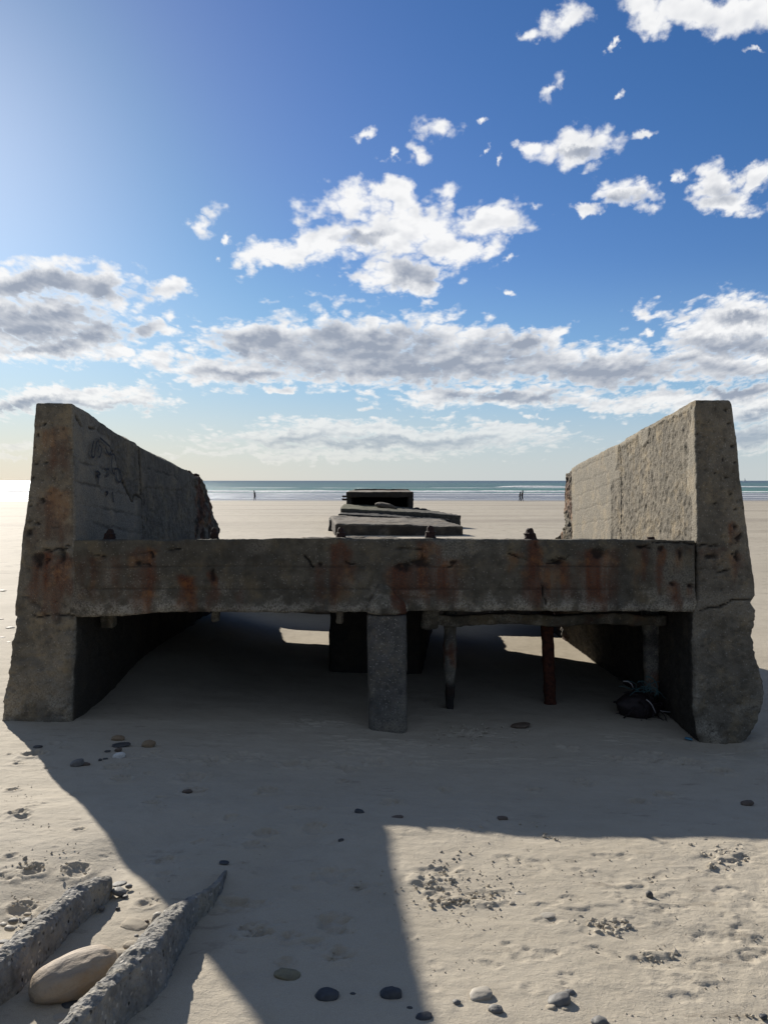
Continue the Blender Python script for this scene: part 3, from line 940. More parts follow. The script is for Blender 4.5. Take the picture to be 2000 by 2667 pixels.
# board marks and patches on the inner faces (photo pixels -> local y, z)
def IL(*p): return on_inner(p[0], p[1], XL)
def IR(*p): return on_inner(p[0], p[1], XR)
def c1(x, y): return (180 + x * .22905, 1040 + y * .22905)       # from the enlarged view of the left wall
def c3(x, y): return (1300 + x * .44304, 1000 + y * .44304)      # and of the right wall
L_BOARDS = [[IL(*c1(60, 935)), IL(*c1(680, 1085))], [IL(*c1(80, 1185)), IL(*c1(820, 1330))], [IL(*c1(60, 690)), IL(*c1(420, 790))], [IL(*c1(250, 1420)), IL(*c1(820, 1530))], [IL(*c1(900, 780)), IL(*c1(1250, 900))]]
L_CRACK = [[IL(*c1(*q)) for q in pl] for pl in ([(110, 200), (160, 295), (230, 320), (340, 350), (390, 385), (410, 450), (480, 480), (490, 560), (540, 640), (555, 740), (590, 800), (580, 930), (600, 950)], [(330, 290), (410, 330), (400, 420)], [(405, 290), (460, 265)], [(620, 930), (680, 1080), (720, 1165), (760, 1090), (820, 1120)])]
L_JOINT = [[IL(*c1(822, 455)), IL(*c1(826, 900)), IL(*c1(826, 1660))]]
L_ROUGH = [IL(*c1(*q)) for q in [(340, 350), (480, 480), (555, 740), (590, 940), (700, 1160), (820, 1110), (825, 460), (600, 330), (400, 250)]]
L_ROUGH2 = [IL(*c1(*q)) for q in [(890, 1000), (1280, 1030), (1430, 900), (1430, 1640), (826, 1640), (826, 1000)]]
R_SMOOTH = [[IR(*c3(*q)) for q in pl] for pl in ([(1122, 150), (1150, 130), (1165, 640), (1160, 930), (1125, 930), (1130, 700), (1098, 600), (1108, 380), (1125, 200)], [(815, 290), (880, 240), (872, 320), (840, 380), (820, 350)], [(670, 515), (705, 512), (705, 560), (672, 570)], [(425, 480), (700, 340), (690, 470), (655, 600), (655, 930), (425, 930)], [(755, 420), (775, 410), (765, 460)], [(905, 790), (918, 770), (905, 830)], [(700, 345), (820, 280), (1000, 190), (1125, 120), (1120, 150), (900, 250), (710, 375)])]
R_BOARDS = [[IR(*c3(430, 590)), IR(*c3(640, 515))], [IR(*c3(450, 660)), IR(*c3(660, 580))], [IR(*c3(440, 750)), IR(*c3(655, 690))], [IR(*c3(435, 835)), IR(*c3(655, 790))], [IR(*c3(430, 520)), IR(*c3(680, 400))]]
R_JOINT = [[IR(*c3(702, 335)), IR(*c3(712, 500)), IR(*c3(708, 930))]]
def in_poly(P2, pts):
    x, y = P2[:, 0], P2[:, 1]
    ins = np.zeros(len(P2), bool)
    n = len(pts)
    for i in range(n):
        (x0, y0), (x1, y1) = pts[i], pts[(i + 1) % n]
        c = ((y0 > y) != (y1 > y))
        xi = (x1 - x0) * (y - y0) / (y1 - y0 if y1 != y0 else 1e-9) + x0
        ins ^= c & (x < xi)
    return ins
# silhouette of one block: top z along y with a little break, end profile along z
def make_wall(name, left):
    OZ, OX = LO if left else RO
    IZ, IX = LI if left else RI
    Z0, Z1, Y1 = (LZ0, LZ1, LY1) if left else (RZ0, RZ1, RY1)
    EZ, EY = LE if left else RE
    sgn = -1 if left else 1
    def warp(p):
        u = p[:, 0]                # -1 outside .. 1 inside (left) or -1 inside .. 1 outside (right)
        v = p[:, 1]                # 0..1 along
        w = p[:, 2]                # 0..1 up
        ylen0 = np.interp(ZB + w * (Z0 - ZB), EZ, EY)
        y = v * ylen0
        zt = Z0 + (Z1 - Z0) * np.clip(y / Y1, 0, 1.1)
        q = np.stack([y, y * 0 + (3 if left else 9), y * 0], 1)
        zt = zt + .010 * fbm(q, 3.0, 4)
        if left:
            zt = zt - .012 * sst(y, 1.30, 1.36)
        else:
            zt = zt - .016 * sst(y, 1.45, 1.52) - .03 * sst(y, Y1 - .02, Y1 + .1)
        if left:                   # the inner arris is worn lower than the outer one
            zt = zt - .052 * sst(u, -.1, .9) * sst(y, .15, 1.1)
        z = ZB + w * (zt - ZB)
        xo = np.interp(z, OZ, OX)
        xi = np.interp(z, IZ, IX)
        deep = sst(y, .5, 1.6)     # erosion of the outline only at the front post
        zl, xl = (OZ[[0, -1]], OX[[0, -1]])
        xo = xo * (1 - deep) + (np.interp(z, zl, xl) - sgn * .05) * deep
        x = np.where(u * sgn > 0, xi + (xo - xi) * .5 + (xo - xi) * .5 * np.abs(u), xi + (xo - xi) * .5 - (xo - xi) * .5 * np.abs(u))
        # the broken far end is set back from the wall face
        brk = sst(y, Y1 - .03, Y1 + .03)
        x = x + brk * sgn * ((.030 if left else .004) * (u * sgn < 0) - .03 * (u * sgn > 0))
        return np.stack([x, y, z], 1)
    uvw_seg = (26, 300, 300)
    def wear_shade(P, N):
        rust, dark, disp, fr, q = front_wear(P, N)
        inn = (N[:, 0] * sgn < -.6)
        YZ = P[:, [1, 2]]
        qq = np.stack([YZ[:, 0], YZ[:, 1], YZ[:, 0] * 0 + 4], 1)
        Pj = YZ + np.stack([fbm(qq, 14, 3), fbm(qq, 14, 3, off=30)], 1) * .02
        pale = np.zeros(len(P))
        rough = np.zeros(len(P))
        if left:
            for pl in (L_ROUGH, L_ROUGH2):
                rough = np.maximum(rough, in_poly(Pj, pl) * 1.0)
            for pl in L_BOARDS:
                k = sst(polydist(Pj, pl), .014, .004) * inn
                disp -= .004 * k
                dark = np.maximum(dark, k * .5 * sst(fbm(qq, 5, 2), -.35, .2))
            k = crack_wear(YZ, L_CRACK, inn, .006)
            disp -= .02 * k
            dark = np.maximum(dark, k * .9)
            k = sst(polydist(YZ + (Pj - YZ) * .4, L_JOINT[0]), .016, .006) * inn
            disp -= .02 * k
            dark = np.maximum(dark, k * .9)
            pale = np.maximum(pale, inn * (1 - rough) * .5 * sst(P[:, 1], 1.4, 1.2))
        else:
            rough = np.ones(len(P))
            for pl in R_SMOOTH:
                rough = np.where(in_poly(Pj, pl), 0.0, rough)
            pale = inn * (1 - rough) * .45
            for pl in R_BOARDS:
                k = sst(polydist(Pj, pl), .010, .003) * inn
                disp -= .003 * k
                dark = np.maximum(dark, k * .25)
            k = sst(polydist(YZ + (Pj - YZ) * .4, R_JOINT[0]), .012, .004) * inn
            disp -= .015 * k
            dark = np.maximum(dark, k * .8)
        # coarse pebbledash where the skin has gone
        rg = rough * inn
        disp += rg * (-.007 + .0075 * fbm(qq * np.array([1, .8, 1]), 38, 3, off=70) + .005 * fbm(qq, 80, 2))
        dark = np.maximum(dark, rg * sst(fbm(qq, 34, 2, off=90), .38, .6) * .35)
        # lower part below the construction crack is lumpier
        low = sst(P[:, 2], .80, .70)
        disp += low * (.028 * fbm(P, 6, 4, off=3) + .014 * fbm(P, 22, 3, off=8) + .007 * fbm(P, 60, 2, off=18)) * np.where(inn, .5, 1)
        pale = np.maximum(pale, np.where(fr, low * sst(P[:, 2], .55, .0) * .9 * sst(fbm(q, 9, 3), -.1, .35), 0))
        pale = np.maximum(pale, np.where(fr, .35 * sst(fbm(q, 6, 3, off=20), .0, .4), 0))
        # the broken end: dark, rusty, torn
        brk = sst(P[:, 1], Y1 + .0, Y1 + .06)
        disp += brk * (.05 * fbm(P, 7, 4, off=13) + .02 * fbm(P, 24, 3))
        rust = np.maximum(rust, brk * (.80 if left else .65) * sst(fbm(P, 6, 3, off=2), -.25, .25))
        dark = np.maximum(dark, brk * .7 * sst(fbm(P, 9, 3, off=6), .0, .3))
        disp += .008 * fbm(P, 5, 4, off=1) * (1 - .7 * inn) + .003 * fbm(P, 45, 3)
        # shade below deck level, painted into the colour of the low wall
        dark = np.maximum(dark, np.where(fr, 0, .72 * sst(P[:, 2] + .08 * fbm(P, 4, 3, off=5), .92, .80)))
        # pock marks on the front face
        disp -= np.where(fr, .010 * sst(fbm(P, 38, 2, off=44), .42, .6), 0)
        dark = np.maximum(dark, np.where(fr, .30 * sst(fbm(P, 38, 2, off=44), .45, .62), 0))
        return np.stack([rust, dark, pale], 1), disp
    uvw, F = box_lattice(*uvw_seg)
    # the lattice is warped straight into place; edges are rounded in metres
    tx, ty, tz = .34, 3.9, 2.9
    h = np.array([tx / 2, ty / 2, tz / 2])
    # concentrate slices near the front so the face keeps its detail
    p = uvw * h
    r = np.clip(.022 * (1 + 1.3 * fbm(p, 6, 3, off=2.0 if left else 8.0)), .004, .06)[:, None]
    c = np.clip(p, -(h - r), h - r)
    d = p - c
    N = d / np.maximum(np.linalg.norm(d, axis=1, keepdims=True), 1e-9)
    p = (c + N * r) / h
    p[:, 1] = (p[:, 1] + 1) / 2
    p[:, 2] = (p[:, 2] + 1) / 2
    P = warp(p)
    a, disp = wear_shade(P, N)
    P = P + N * disp[:, None]
    return mesh_np(name, P, F, M_WALL, ruin, True, a)
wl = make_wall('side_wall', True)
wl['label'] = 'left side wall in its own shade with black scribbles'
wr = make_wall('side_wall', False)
wr['label'] = 'right side wall with sunlit inner face and bulging foot'

# --- scribbles of black paint on the left wall's inner face
def ribbon(mb, pts, w):
    pts = [Vector((0, a, b)) for a, b in pts]
    vs = []
    for i, p in enumerate(pts):
        d = (pts[min(i + 1, len(pts) - 1)] - pts[max(i - 1, 0)]).normalized()
        n = Vector((0, -d.z, d.y)) * w
        vs.append((mb.bm.verts.new((XL + .012, *(p + n)[1:])), mb.bm.verts.new((XL + .012, *(p - n)[1:]))))
    for a, b in zip(vs[:-1], vs[1:]):
        mb.bm.faces.new((a[0], a[1], b[1], b[0]))
def curve_pts(pts, n=6):
    out = []
    P = [pts[0]] + list(pts) + [pts[-1]]
    for i in range(1, len(P) - 2):
        p0, p1, p2, p3 = [np.array(q, float) for q in P[i - 1:i + 3]]
        for k in range(n):
            t = k / n
            out.append(.5 * ((2 * p1) + (-p0 + p2) * t + (2 * p0 - 5 * p1 + 4 * p2 - p3) * t * t + (-p0 + 3 * p1 - 3 * p2 + p3) * t ** 3))
    out.append(np.array(P[-2], float))
    return out
mb = MB()
for st in ([(265, 470), (245, 560), (235, 620), (255, 660), (275, 640), (280, 570), (300, 490), (320, 470), (325, 540), (310, 600)], [(330, 520), (355, 560), (340, 640), (320, 660)], [(335, 435), (375, 470), (420, 510), (450, 540), (465, 590), (440, 625), (415, 590), (400, 550)], [(455, 630), (490, 625), (510, 650), (515, 690)],
           [(480, 640), (470, 720), (475, 800), (500, 850), (505, 800), (530, 785), (560, 810), (580, 880), (570, 935), (545, 935), (525, 890), (520, 820)], [(410, 800), (435, 795), (435, 850), (405, 880)], [(290, 830), (310, 820), (340, 850), (300, 870), (330, 890)], [(400, 1050), (430, 1060), (405, 1095)], [(320, 900), (315, 960)], [(480, 1050), (492, 1170)]):
    ribbon(mb, [IL(*c1(*q)) for q in curve_pts(st)], .0075)
gf = mb.build('graffiti', M_PAINT, wl)

# --- front beam
BZ1 = on_face(1000, 1407)[1]
BZ0 = on_face(1000, 1592)[1]
def beam_wear(P, N):
    rust, dark, disp, fr, q = front_wear(P, N)
    nb = fbm(q, 16, 4, off=7)
    band = sst(P[:, 2] - .06 * fbm(q, 3.0, 3, off=2), BZ0 + .10, BZ0 + .02)
    pale = np.where(fr, np.maximum(band * sst(nb, -.30, .05) * 1.0, .55 * sst(P[:, 2], BZ0 + .26, BZ0 + .10) * sst(nb, .12, .35)), 0)
    pale = np.maximum(pale, np.where(fr, .4 * sst(fbm(q, 5, 3, off=31), .1, .45), 0))
    disp = disp + np.where(fr, .014 * pale * np.maximum(nb, 0) + .010 * band, 0)
    dark = np.maximum(dark, .22 * sst(fbm(q, 2.5, 3, off=12), -.05, .35))
    for k in (0.145, 0.29):        # board marks
        ln = sst(np.abs(P[:, 2] - (BZ0 + k)), .008, .002) * fr
        ln = ln * sst(fbm(q, 3.0, 3, off=60), -.45, .0)
        disp -= .006 * ln
        dark = np.maximum(dark, .4 * ln)
    disp += .007 * fbm(P, 4, 4, off=2) + .002 * fbm(P, 50, 2)
    top = N[:, 2] > .5
    disp += top * .008 * fbm(P, 10, 3)
    rust *= 1.0
    return np.stack([rust, dark, pale], 1), disp
def beam_warp(p):
    q = p.copy()
    sag = .012 * np.cos(p[:, 0] / 2.0 * PI / 2)
    q[:, 2] += sag * (p[:, 2] > (BZ0 + BZ1) / 2) - .028 * sst(p[:, 0], -1.2, -2.0) * (p[:, 2] < (BZ0 + BZ1) / 2)
    return q
beam = rock_box('beam', (2.035, .24, (BZ1 - BZ0) / 2), (440, 30, 52), .022, M_CON, ruin, beam_warp, ((2.0, .006, 3),), beam_wear, 6.0, 1.0, (0, .252, (BZ0 + BZ1) / 2))

# --- corroded anchor bolts on the beam
def bolt(px, ptop, wpx, lean, stub=False):
    x, _ = on_face(px, 1408)
    s = 5.0 / FPX
    h = (1410 - ptop) * s
    mb = MB()
    w = wpx * s / 2
    z0 = BZ1 - .004
    n = 10
    prof_ = [(1.75, 0), (1.7, .10), (1.15, .17), (1.0, .30), (.98, .52), (1.05, .56), (.72, .66), (.62, .86), (.38, .98)] if not stub else [(1.4, 0), (1.4, .35), (1.0, .45), (.95, .9), (.8, 1.0)]
    rings = []
    for (r, t) in prof_:
        rings.append([mb.bm.verts.new((x + lean * t * h + w * r * math.cos(2 * PI * k / n) * random.uniform(.86, 1.14), .13 + w * r * math.sin(2 * PI * k / n) * random.uniform(.86, 1.14), z0 + t * h * random.uniform(.97, 1.03))) for k in range(n)])
    for a, b in zip(rings[:-1], rings[1:]):
        for k in range(n):
            mb.bm.faces.new((a[k], a[(k + 1) % n], b[(k + 1) % n], b[k]))
    mb.bm.faces.new(rings[-1])
    mb.bm.faces.new(rings[0][::-1])
    mb.build('anchor_bolt', M_RUST, beam)
for a in ((268, 1377, 29, .06), (549, 1374, 22, -.05), (885, 1373, 26, .0), (1123, 1368, 28, .03), (1389, 1375, 32, .02)):
    bolt(*a)
bolt(1712, 1399, 22, 0, True)

# --- rounded centre pillar with a haunch into the beam
def lathe_block(name, mat, parent, cx, cy, levels, n=56, rows=90, cover=None, seed=0.0, wear_shade=None, flat=.35):
    """levels: (z, half x, half y, dy, dx); superellipse section, displaced"""
    L = np.array(levels)
    o = np.argsort(L[:, 0])
    L = L[o]
    zs = np.linspace(L[0, 0], L[-1, 0], rows)
    hx = np.interp(zs, L[:, 0], L[:, 1])
    hy = np.interp(zs, L[:, 0], L[:, 2])
    dy = np.interp(zs, L[:, 0], L[:, 3])
    dx = np.interp(zs, L[:, 0], L[:, 4])
    th = np.linspace(0, 2 * PI, n, endpoint=False)
    e = flat * 2
    cxs = np.sign(np.cos(th)) * np.abs(np.cos(th)) ** e
    sys_ = np.sign(np.sin(th)) * np.abs(np.sin(th)) ** e
    X = cx + dx[:, None] + hx[:, None] * cxs[None]
    Y = cy + dy[:, None] + hy[:, None] * sys_[None]
    Z = np.repeat(zs[:, None], n, 1)
    P = np.stack([X.ravel(), Y.ravel(), Z.ravel()], 1)
    N = np.stack([np.repeat(np.cos(th)[None], rows, 0).ravel(), np.repeat(np.sin(th)[None], rows, 0).ravel(), np.zeros(rows * n)], 1)
    a, d = wear_shade(P, N) if wear_shade else (np.zeros((len(P), 3)), np.zeros(len(P)))
    d = d + .004 * fbm(P, 8, 4, off=seed) + .002 * fbm(P, 45, 2, off=seed)
    P = P + N * d[:, None]
    I = np.arange(rows * n).reshape(rows, n)
    J = np.roll(I, -1, axis=1)
    F = np.stack([I[:-1], J[:-1], J[1:], I[1:]], -1).reshape(-1, 4)
    c0 = len(P)
    P = np.concatenate([P, [[cx + dx[0], cy + dy[0], zs[0]], [cx + dx[-1], cy + dy[-1], zs[-1]]]])
    a = np.concatenate([a, a[:2]])
    F = np.concatenate([F, np.stack([np.full(n // 2, c0), I[0][1::2], I[0][::2], np.roll(I[0], 1)[::2]], -1)[:, [0, 1, 2, 3]], np.stack([np.full(n // 2, c0 + 1), np.roll(I[-1], 1)[::2], I[-1][::2], I[-1][1::2]], -1)])
    return mesh_np(name, P, F, mat, parent, True, a)
px0, pz_t = on_face(955, 1603)
px1, _ = on_face(1060, 1603)
pcx, phw = (px0 + px1) / 2, (px1 - px0) / 2
def pil_wear(P, N):
    pale = .55 * sst(fbm(P, 7, 3, off=5), -.1, .4) + .4 * sst(P[:, 2], .15, -.05)
    dark = .15 * sst(fbm(P, 5, 3, off=25), .1, .4)
    return np.stack([np.zeros(len(P)), dark, pale], 1), .004 * fbm(P, 30, 3, off=3)
pillar = lathe_block('pillar', M_PIL, ruin, pcx, .115, [(-.5, phw * .92, .165, 0, .006), (.02, phw * .95, .165, 0, .006), (.40, phw * .98, .165, 0, .002), (pz_t - .006, phw, .165, 0, 0), (pz_t + .002, phw * .97, .16, 0, 0)], 64, 120, seed=3.0, wear_shade=pil_wear, flat=.21)
def haunch_wear(P, N):
    pale = .9 * sst(fbm(P, 12, 3, off=9), -.3, .1)
    rust = .9 * sst(P[:, 0], pcx + .0, pcx + .05) * sst(fbm(P, 8, 2), -.3, .2)
    return np.stack([rust, np.zeros(len(P)), pale * (1 - rust)], 1), .010 * fbm(P, 22, 3, off=2)
_, hz0 = on_face(1000, 1600)
_, hz1 = on_face(1000, 1523)
hh = hz1 - hz0
lathe_block('haunch', M_CON, ruin, pcx, .115, [(hz0, phw * .97, .172, 0, 0), (hz0 + hh * .06, phw * 1.04, .190, 0, 0), (hz0 + hh * .24, phw * 1.06, .196, 0, 0), (hz0 + hh * .42, phw * .95, .186, 0, 0), (hz0 + hh * .62, phw * .62, .166, 0, -.01), (hz0 + hh * .85, phw * .40, .146, 0, -.02), (hz0 + hh * 1.0, phw * .20, .118, 0, -.03)], 56, 70, seed=8.0, wear_shade=haunch_wear, flat=.34)

# --- deck slab between the walls, broken at its far end
DZ1, DZ0 = BZ1 - .03, BZ0 + .03
def deck_warp(p):
    q = p.copy()
    v = (p[:, 1] - .50) / 1.0      # 0..1
    x = p[:, 0]
    yend = np.interp(x, [-2.0, -1.25, -.5, .2, .65, 1.27, 1.34, 2.0], [4.0, 3.95, 3.95, 3.95, 3.93, 3.42, 4.7, 4.7])
    yend = yend + .04 * fbm(np.stack([x, x * 0, x * 0], 1), 4.0, 3)
    q[:, 1] = .50 + v * (yend - .50)
    return q
rock_box('deck', (2.03, .5, (DZ1 - DZ0) / 2), (110, 90, 10), .02, M_CON, ruin, deck_warp, ((5, .015, 3),), lambda P, N: (np.stack([.3 * sst(fbm(P, 4, 3), .1, .4), .72 + .2 * sst(fbm(P, 3, 3, off=9), -.1, .4), P[:, 0] * 0], 1), 0.0), 12.0, .8, (0, 1.0, (DZ0 + DZ1) / 2))  # near-black colour stands in for the shade beneath the deck
# --- inner pier down the middle
rock_box('pier', (.395, 1.65, .85), (24, 90, 44), .04, M_CON, ruin, lambda p: p + np.stack([np.where(p[:, 0] > -.05, .34 * (p[:, 1] - 1.65) / 3.3, 0), p[:, 0] * 0, p[:, 0] * 0], 1), ((5, .02, 3),), lambda P, N: (np.stack([P[:, 0] * 0, .80 + 0 * P[:, 0], P[:, 0] * 0], 1), 0.0), 15.0, .8, (-.075, 3.30, -.02))  # under-deck shade painted into the pier's colour
# --- thin cross bar and three thin posts under the right half of the beam
def to_l(px, py, Y):
    return to_local(at(px, py, Y))
def bar_wear(P, N):
    return np.stack([.35 * sst(fbm(P, 9, 3, off=3), .15, .4), .25 * sst(fbm(P, 7, 3), .0, .4), .6 * sst(fbm(P, 12, 3, off=9), -.1, .3)], 1), .012 * fbm(P, 16, 3, off=4)
a, b = to_l(1105, 1612, 5.40), to_l(1730, 1614, 5.40)
hb = (b[0] - a[0]) / 2
rock_box('cross_bar', (hb, .045, .036), (150, 12, 10), .012, M_CON, ruin, lambda p: p + np.stack([p[:, 0] * 0, p[:, 0] * 0, .008 * np.sin(p[:, 0] * 9)], 1), ((6, .012, 3),), bar_wear, 2.0, 1.0, ((a[0] + b[0]) / 2, a[1], (a[2] + b[2]) / 2))
def thin_post(px_t, px_b, ptop, pbot, levels, mat, Y, label, wear_shade, seed):
    Y = float(on_ground(px_b, pbot)[1])
    t_, b_ = to_l(px_t, ptop, Y), to_l(px_b, pbot, Y)
    lv = []
    for (f, w, dd) in levels:      # f: 0 top .. 1 at the sand
        z = t_[2] + (b_[2] - t_[2]) * f
        lv.append((z, w * Y / FPX / 2, dd * Y / FPX / 2, 0, (b_[0] - t_[0]) * f))
    o = lathe_block('thin_post', mat, ruin, t_[0], t_[1], lv, 28, 110, seed=seed, wear_shade=wear_shade, flat=.36)
    o['label'] = label
    return o
def w_post(rz, dz, pz):
    def f(P, N):
        z = P[:, 2]
        n = fbm(P, 14, 3, off=4)
        rust = np.zeros(len(P))
        for (z0, z1, k) in rz:
            rust = np.maximum(rust, k * sst(z, z0 - .03, z0 + .03) * sst(z, z1 + .03, z1 - .03) * sst(n, -.3, .25))
        dark = np.zeros(len(P))
        for (z0, z1, k) in dz:
            dark = np.maximum(dark, k * sst(z + n * .03, z0 - .02, z0 + .02) * sst(z + n * .03, z1 + .02, z1 - .02))
        pale = np.zeros(len(P))
        for (z0, z1, k) in pz:
            pale = np.maximum(pale, k * sst(z, z0 - .03, z0 + .03) * sst(z, z1 + .03, z1 - .03) * sst(n, -.5, .1))
        return np.stack([rust, dark, pale], 1), .006 * fbm(P, 18, 3, off=7)
    return f
thin_post(1172, 1169, 1572, 1838, [(-.1, 36, 40), (.10, 36, 40), (.30, 32, 36), (.45, 36, 40), (.60, 34, 38), (.72, 26, 30), (.755, 20, 26), (.80, 24, 26), (1.0, 19, 22), (1.3, 19, 22)], M_PIL, 5.38, 'post whose concrete shell ends above a bare rusty core', w_post([(.30, .50, .9), (.1, .2, .5)], [(-.3, .185, .8)], [(.2, .5, .7)]), 3.0)
thin_post(1422, 1427, 1572, 1826, [(-.1, 30, 34), (.12, 34, 36), (.2, 33, 30), (.8, 29, 30), (.95, 28, 30), (1.0, 32, 34), (1.3, 28, 30)], M_IRON, 5.44, 'bare dark red rusted iron post', w_post([(-.3, .7, .3)], [], []), 5.0)
thin_post(1694, 1688, 1572, 1840, [(-.1, 46, 48), (.2, 44, 46), (.3, 38, 40), (.5, 40, 40), (.8, 34, 36), (.86, 26, 28), (1.0, 20, 22), (1.5, 20, 22)], M_PIL, 5.46, 'post with peeling concrete rising out of a net', w_post([(.16, .28, .6)], [(.44, .54, .6), (-.3, .08, .7)], [(.1, .7, .9)]), 7.0)
# lumps hanging under the beam
for (px, py, w, h, Y) in ((284, 1615, 34, 40, 5.3), (566, 1605, 22, 24, 5.2), (884, 1605, 20, 34, 5.2), (1120, 1612, 44, 46, 5.36)):
    c = to_l(px, py, Y)
    s = Y / FPX / 2
    rock_box('hanging_lump', (w * s, w * s, h * s * 1.5), (12, 12, 16), .02, M_CON, ruin, None, ((9, .03, 3),), bar_wear, px * .01, .5, (c[0], c[1], c[2] + h * s * .5))

# ------------------------------------------------------------------ slab fallen behind the ruin
def slab(name, corners, thick, mat, label, cat, seg=(60, 40, 8), seed=0.0, wear_shade=None, rad=.06, noise=((.9, .06, 3), (2.5, .05, 3), (8, .02, 3))):
    """corners: front-left, front-right, back-right, back-left of the top, in the world"""
    fl, fr, br, bl = [np.array(c, float) for c in corners]
    def warp(p):
        u, v = (p[:, 0] + 1) / 2, (p[:, 1] + 1) / 2
        w = (p[:, 2] + 1) / 2
        u, v, w = u[:, None], v[:, None], w[:, None]
        top = (fl * (1 - u) + fr * u) * (1 - v) + (bl * (1 - u) + br * u) * v
        return top - np.array([0, 0, 1.0]) * thick * (1 - w)
    uvw, F = box_lattice(*seg)
    W = np.linalg.norm(fr - fl)
    H = np.linalg.norm(bl - fl)
    h = np.array([W / 2, H / 2, thick / 2])
    p = uvw * h
    r = np.clip(rad * (1 + 1.4 * fbm(p, 2.5, 3, off=seed)), .004, thick * .4)[:, None]
    c = np.clip(p, -(h - r), h - r)
    d = p - c
    N = d / np.maximum(np.linalg.norm(d, axis=1, keepdims=True), 1e-9)
    P = warp((c + N * r) / h)
    disp = sum(a * fbm(P, f, o, off=seed) for (f, a, o) in noise)
    at_ = wear_shade(P, N) if wear_shade else np.zeros((len(P), 3))
    P = P + N * disp[:, None]
    base = P.mean(0)
    base[2] = P[:, 2].min()
    o = mesh_np(name, P - base, F, mat, None, True, at_)
    o.location = base
    tag(o, label, cat)
    return o
slab('fallen_slab', [(-2.6, 10.25, .64), (2.2, 10.25, .64), (2.1, 12.1, .66), (-1.19, 11.9, .742)], 1.25, M_SLAB, 'pale slab edge just showing over the beam behind its third bolt from left', 'concrete slab', seed=3)

# ------------------------------------------------------------------ wreckage further down the beach
def moss(P, N):
    g = sst(N[:, 2], .4, .8)
    return np.stack([P[:, 0] * 0, .55 * sst(N[:, 2], .4, -.2) * sst(fbm(P, 1.5, 3), -.5, .1), .5 * g * sst(fbm(P, 2, 3, off=5), -.2, .3)], 1)
def mat_moss():
    m, t = new_mat('mossy_concrete')
    P = t.obj()
    n = t.noise(P, 1.4, 6, 0.65)
    n2 = t.noise(P, 7, 5, 0.6)
    x, y, z = t.xyz(P)
    nz = t.xyz(t.node('ShaderNodeNewGeometry').outputs['Normal'])[2]
    g = t.m('MULTIPLY', t.ss(nz, 0.5, 0.9), t.ss(t.m('ADD', n, t.m('MULTIPLY', x, -0.10)), 0.40, 0.62))
    c = t.mix(t.ss(n2, 0.35, 0.7), (0.085, 0.078, 0.064), (0.045, 0.042, 0.036))
    c = t.mix(g, c, t.mix(n2, (0.066, 0.064, 0.036), (0.086, 0.082, 0.046)))
    principled(t, c, 0.95, t.bump(n2, 0.8, 0.06), 0.2)
    return m
M_MOSS = mat_moss()
A = lambda px, py, Y: at(px, py, Y)
# nearest flat slab
slab('concrete_slab', [A(874, 1364, 33), A(1207, 1370, 33), A(1140, 1350, 37.5), A(860, 1343, 37.5)], .62, M_SLAB, 'broad flat slab nearest the frame, sunlit brown top and dark front edge', 'concrete slab', seed=7, wear_shade=lambda P, N: np.stack([P[:, 0] * 0, .7 * sst(N[:, 2], .5, .1) * sst(fbm(P, 2, 3), -.5, .0), .3 * sst(fbm(P, 3, 3), -.2, .3)], 1))  # side faces darkened in the colour, as if in shade
slab('concrete_block', [A(856, 1352, 36.5), A(876, 1356, 36.5), A(876, 1348, 38), A(859, 1347, 38)], .75, M_ROCKD, 'small dark block poking out left of the flat slab', 'concrete block', (14, 14, 8), 9)
slab('concrete_slab', [A(886, 1324, 40), A(1201, 1342, 40), A(1100, 1326, 46), A(897, 1311, 46)], .62, M_MOSS, 'long sloping slab with greenish moss on its left half, below the box culvert', 'concrete slab', seed=13)
slab('concrete_slab', [A(880, 1338, 39), A(1175, 1354, 39), A(1130, 1346, 40), A(888, 1332, 40)], .35, M_ROCKD, 'dark broken slab wedged between the flat slab and the mossy one', 'concrete slab', seed=17)
slab('concrete_slab', [A(1105, 1336, 44), A(1132, 1337, 44), A(1126, 1332, 47), A(1102, 1331, 47)], .3, M_SLAB, 'thin pale slab fragment right of the dark rubble', 'concrete slab', (20, 14, 6), 19)

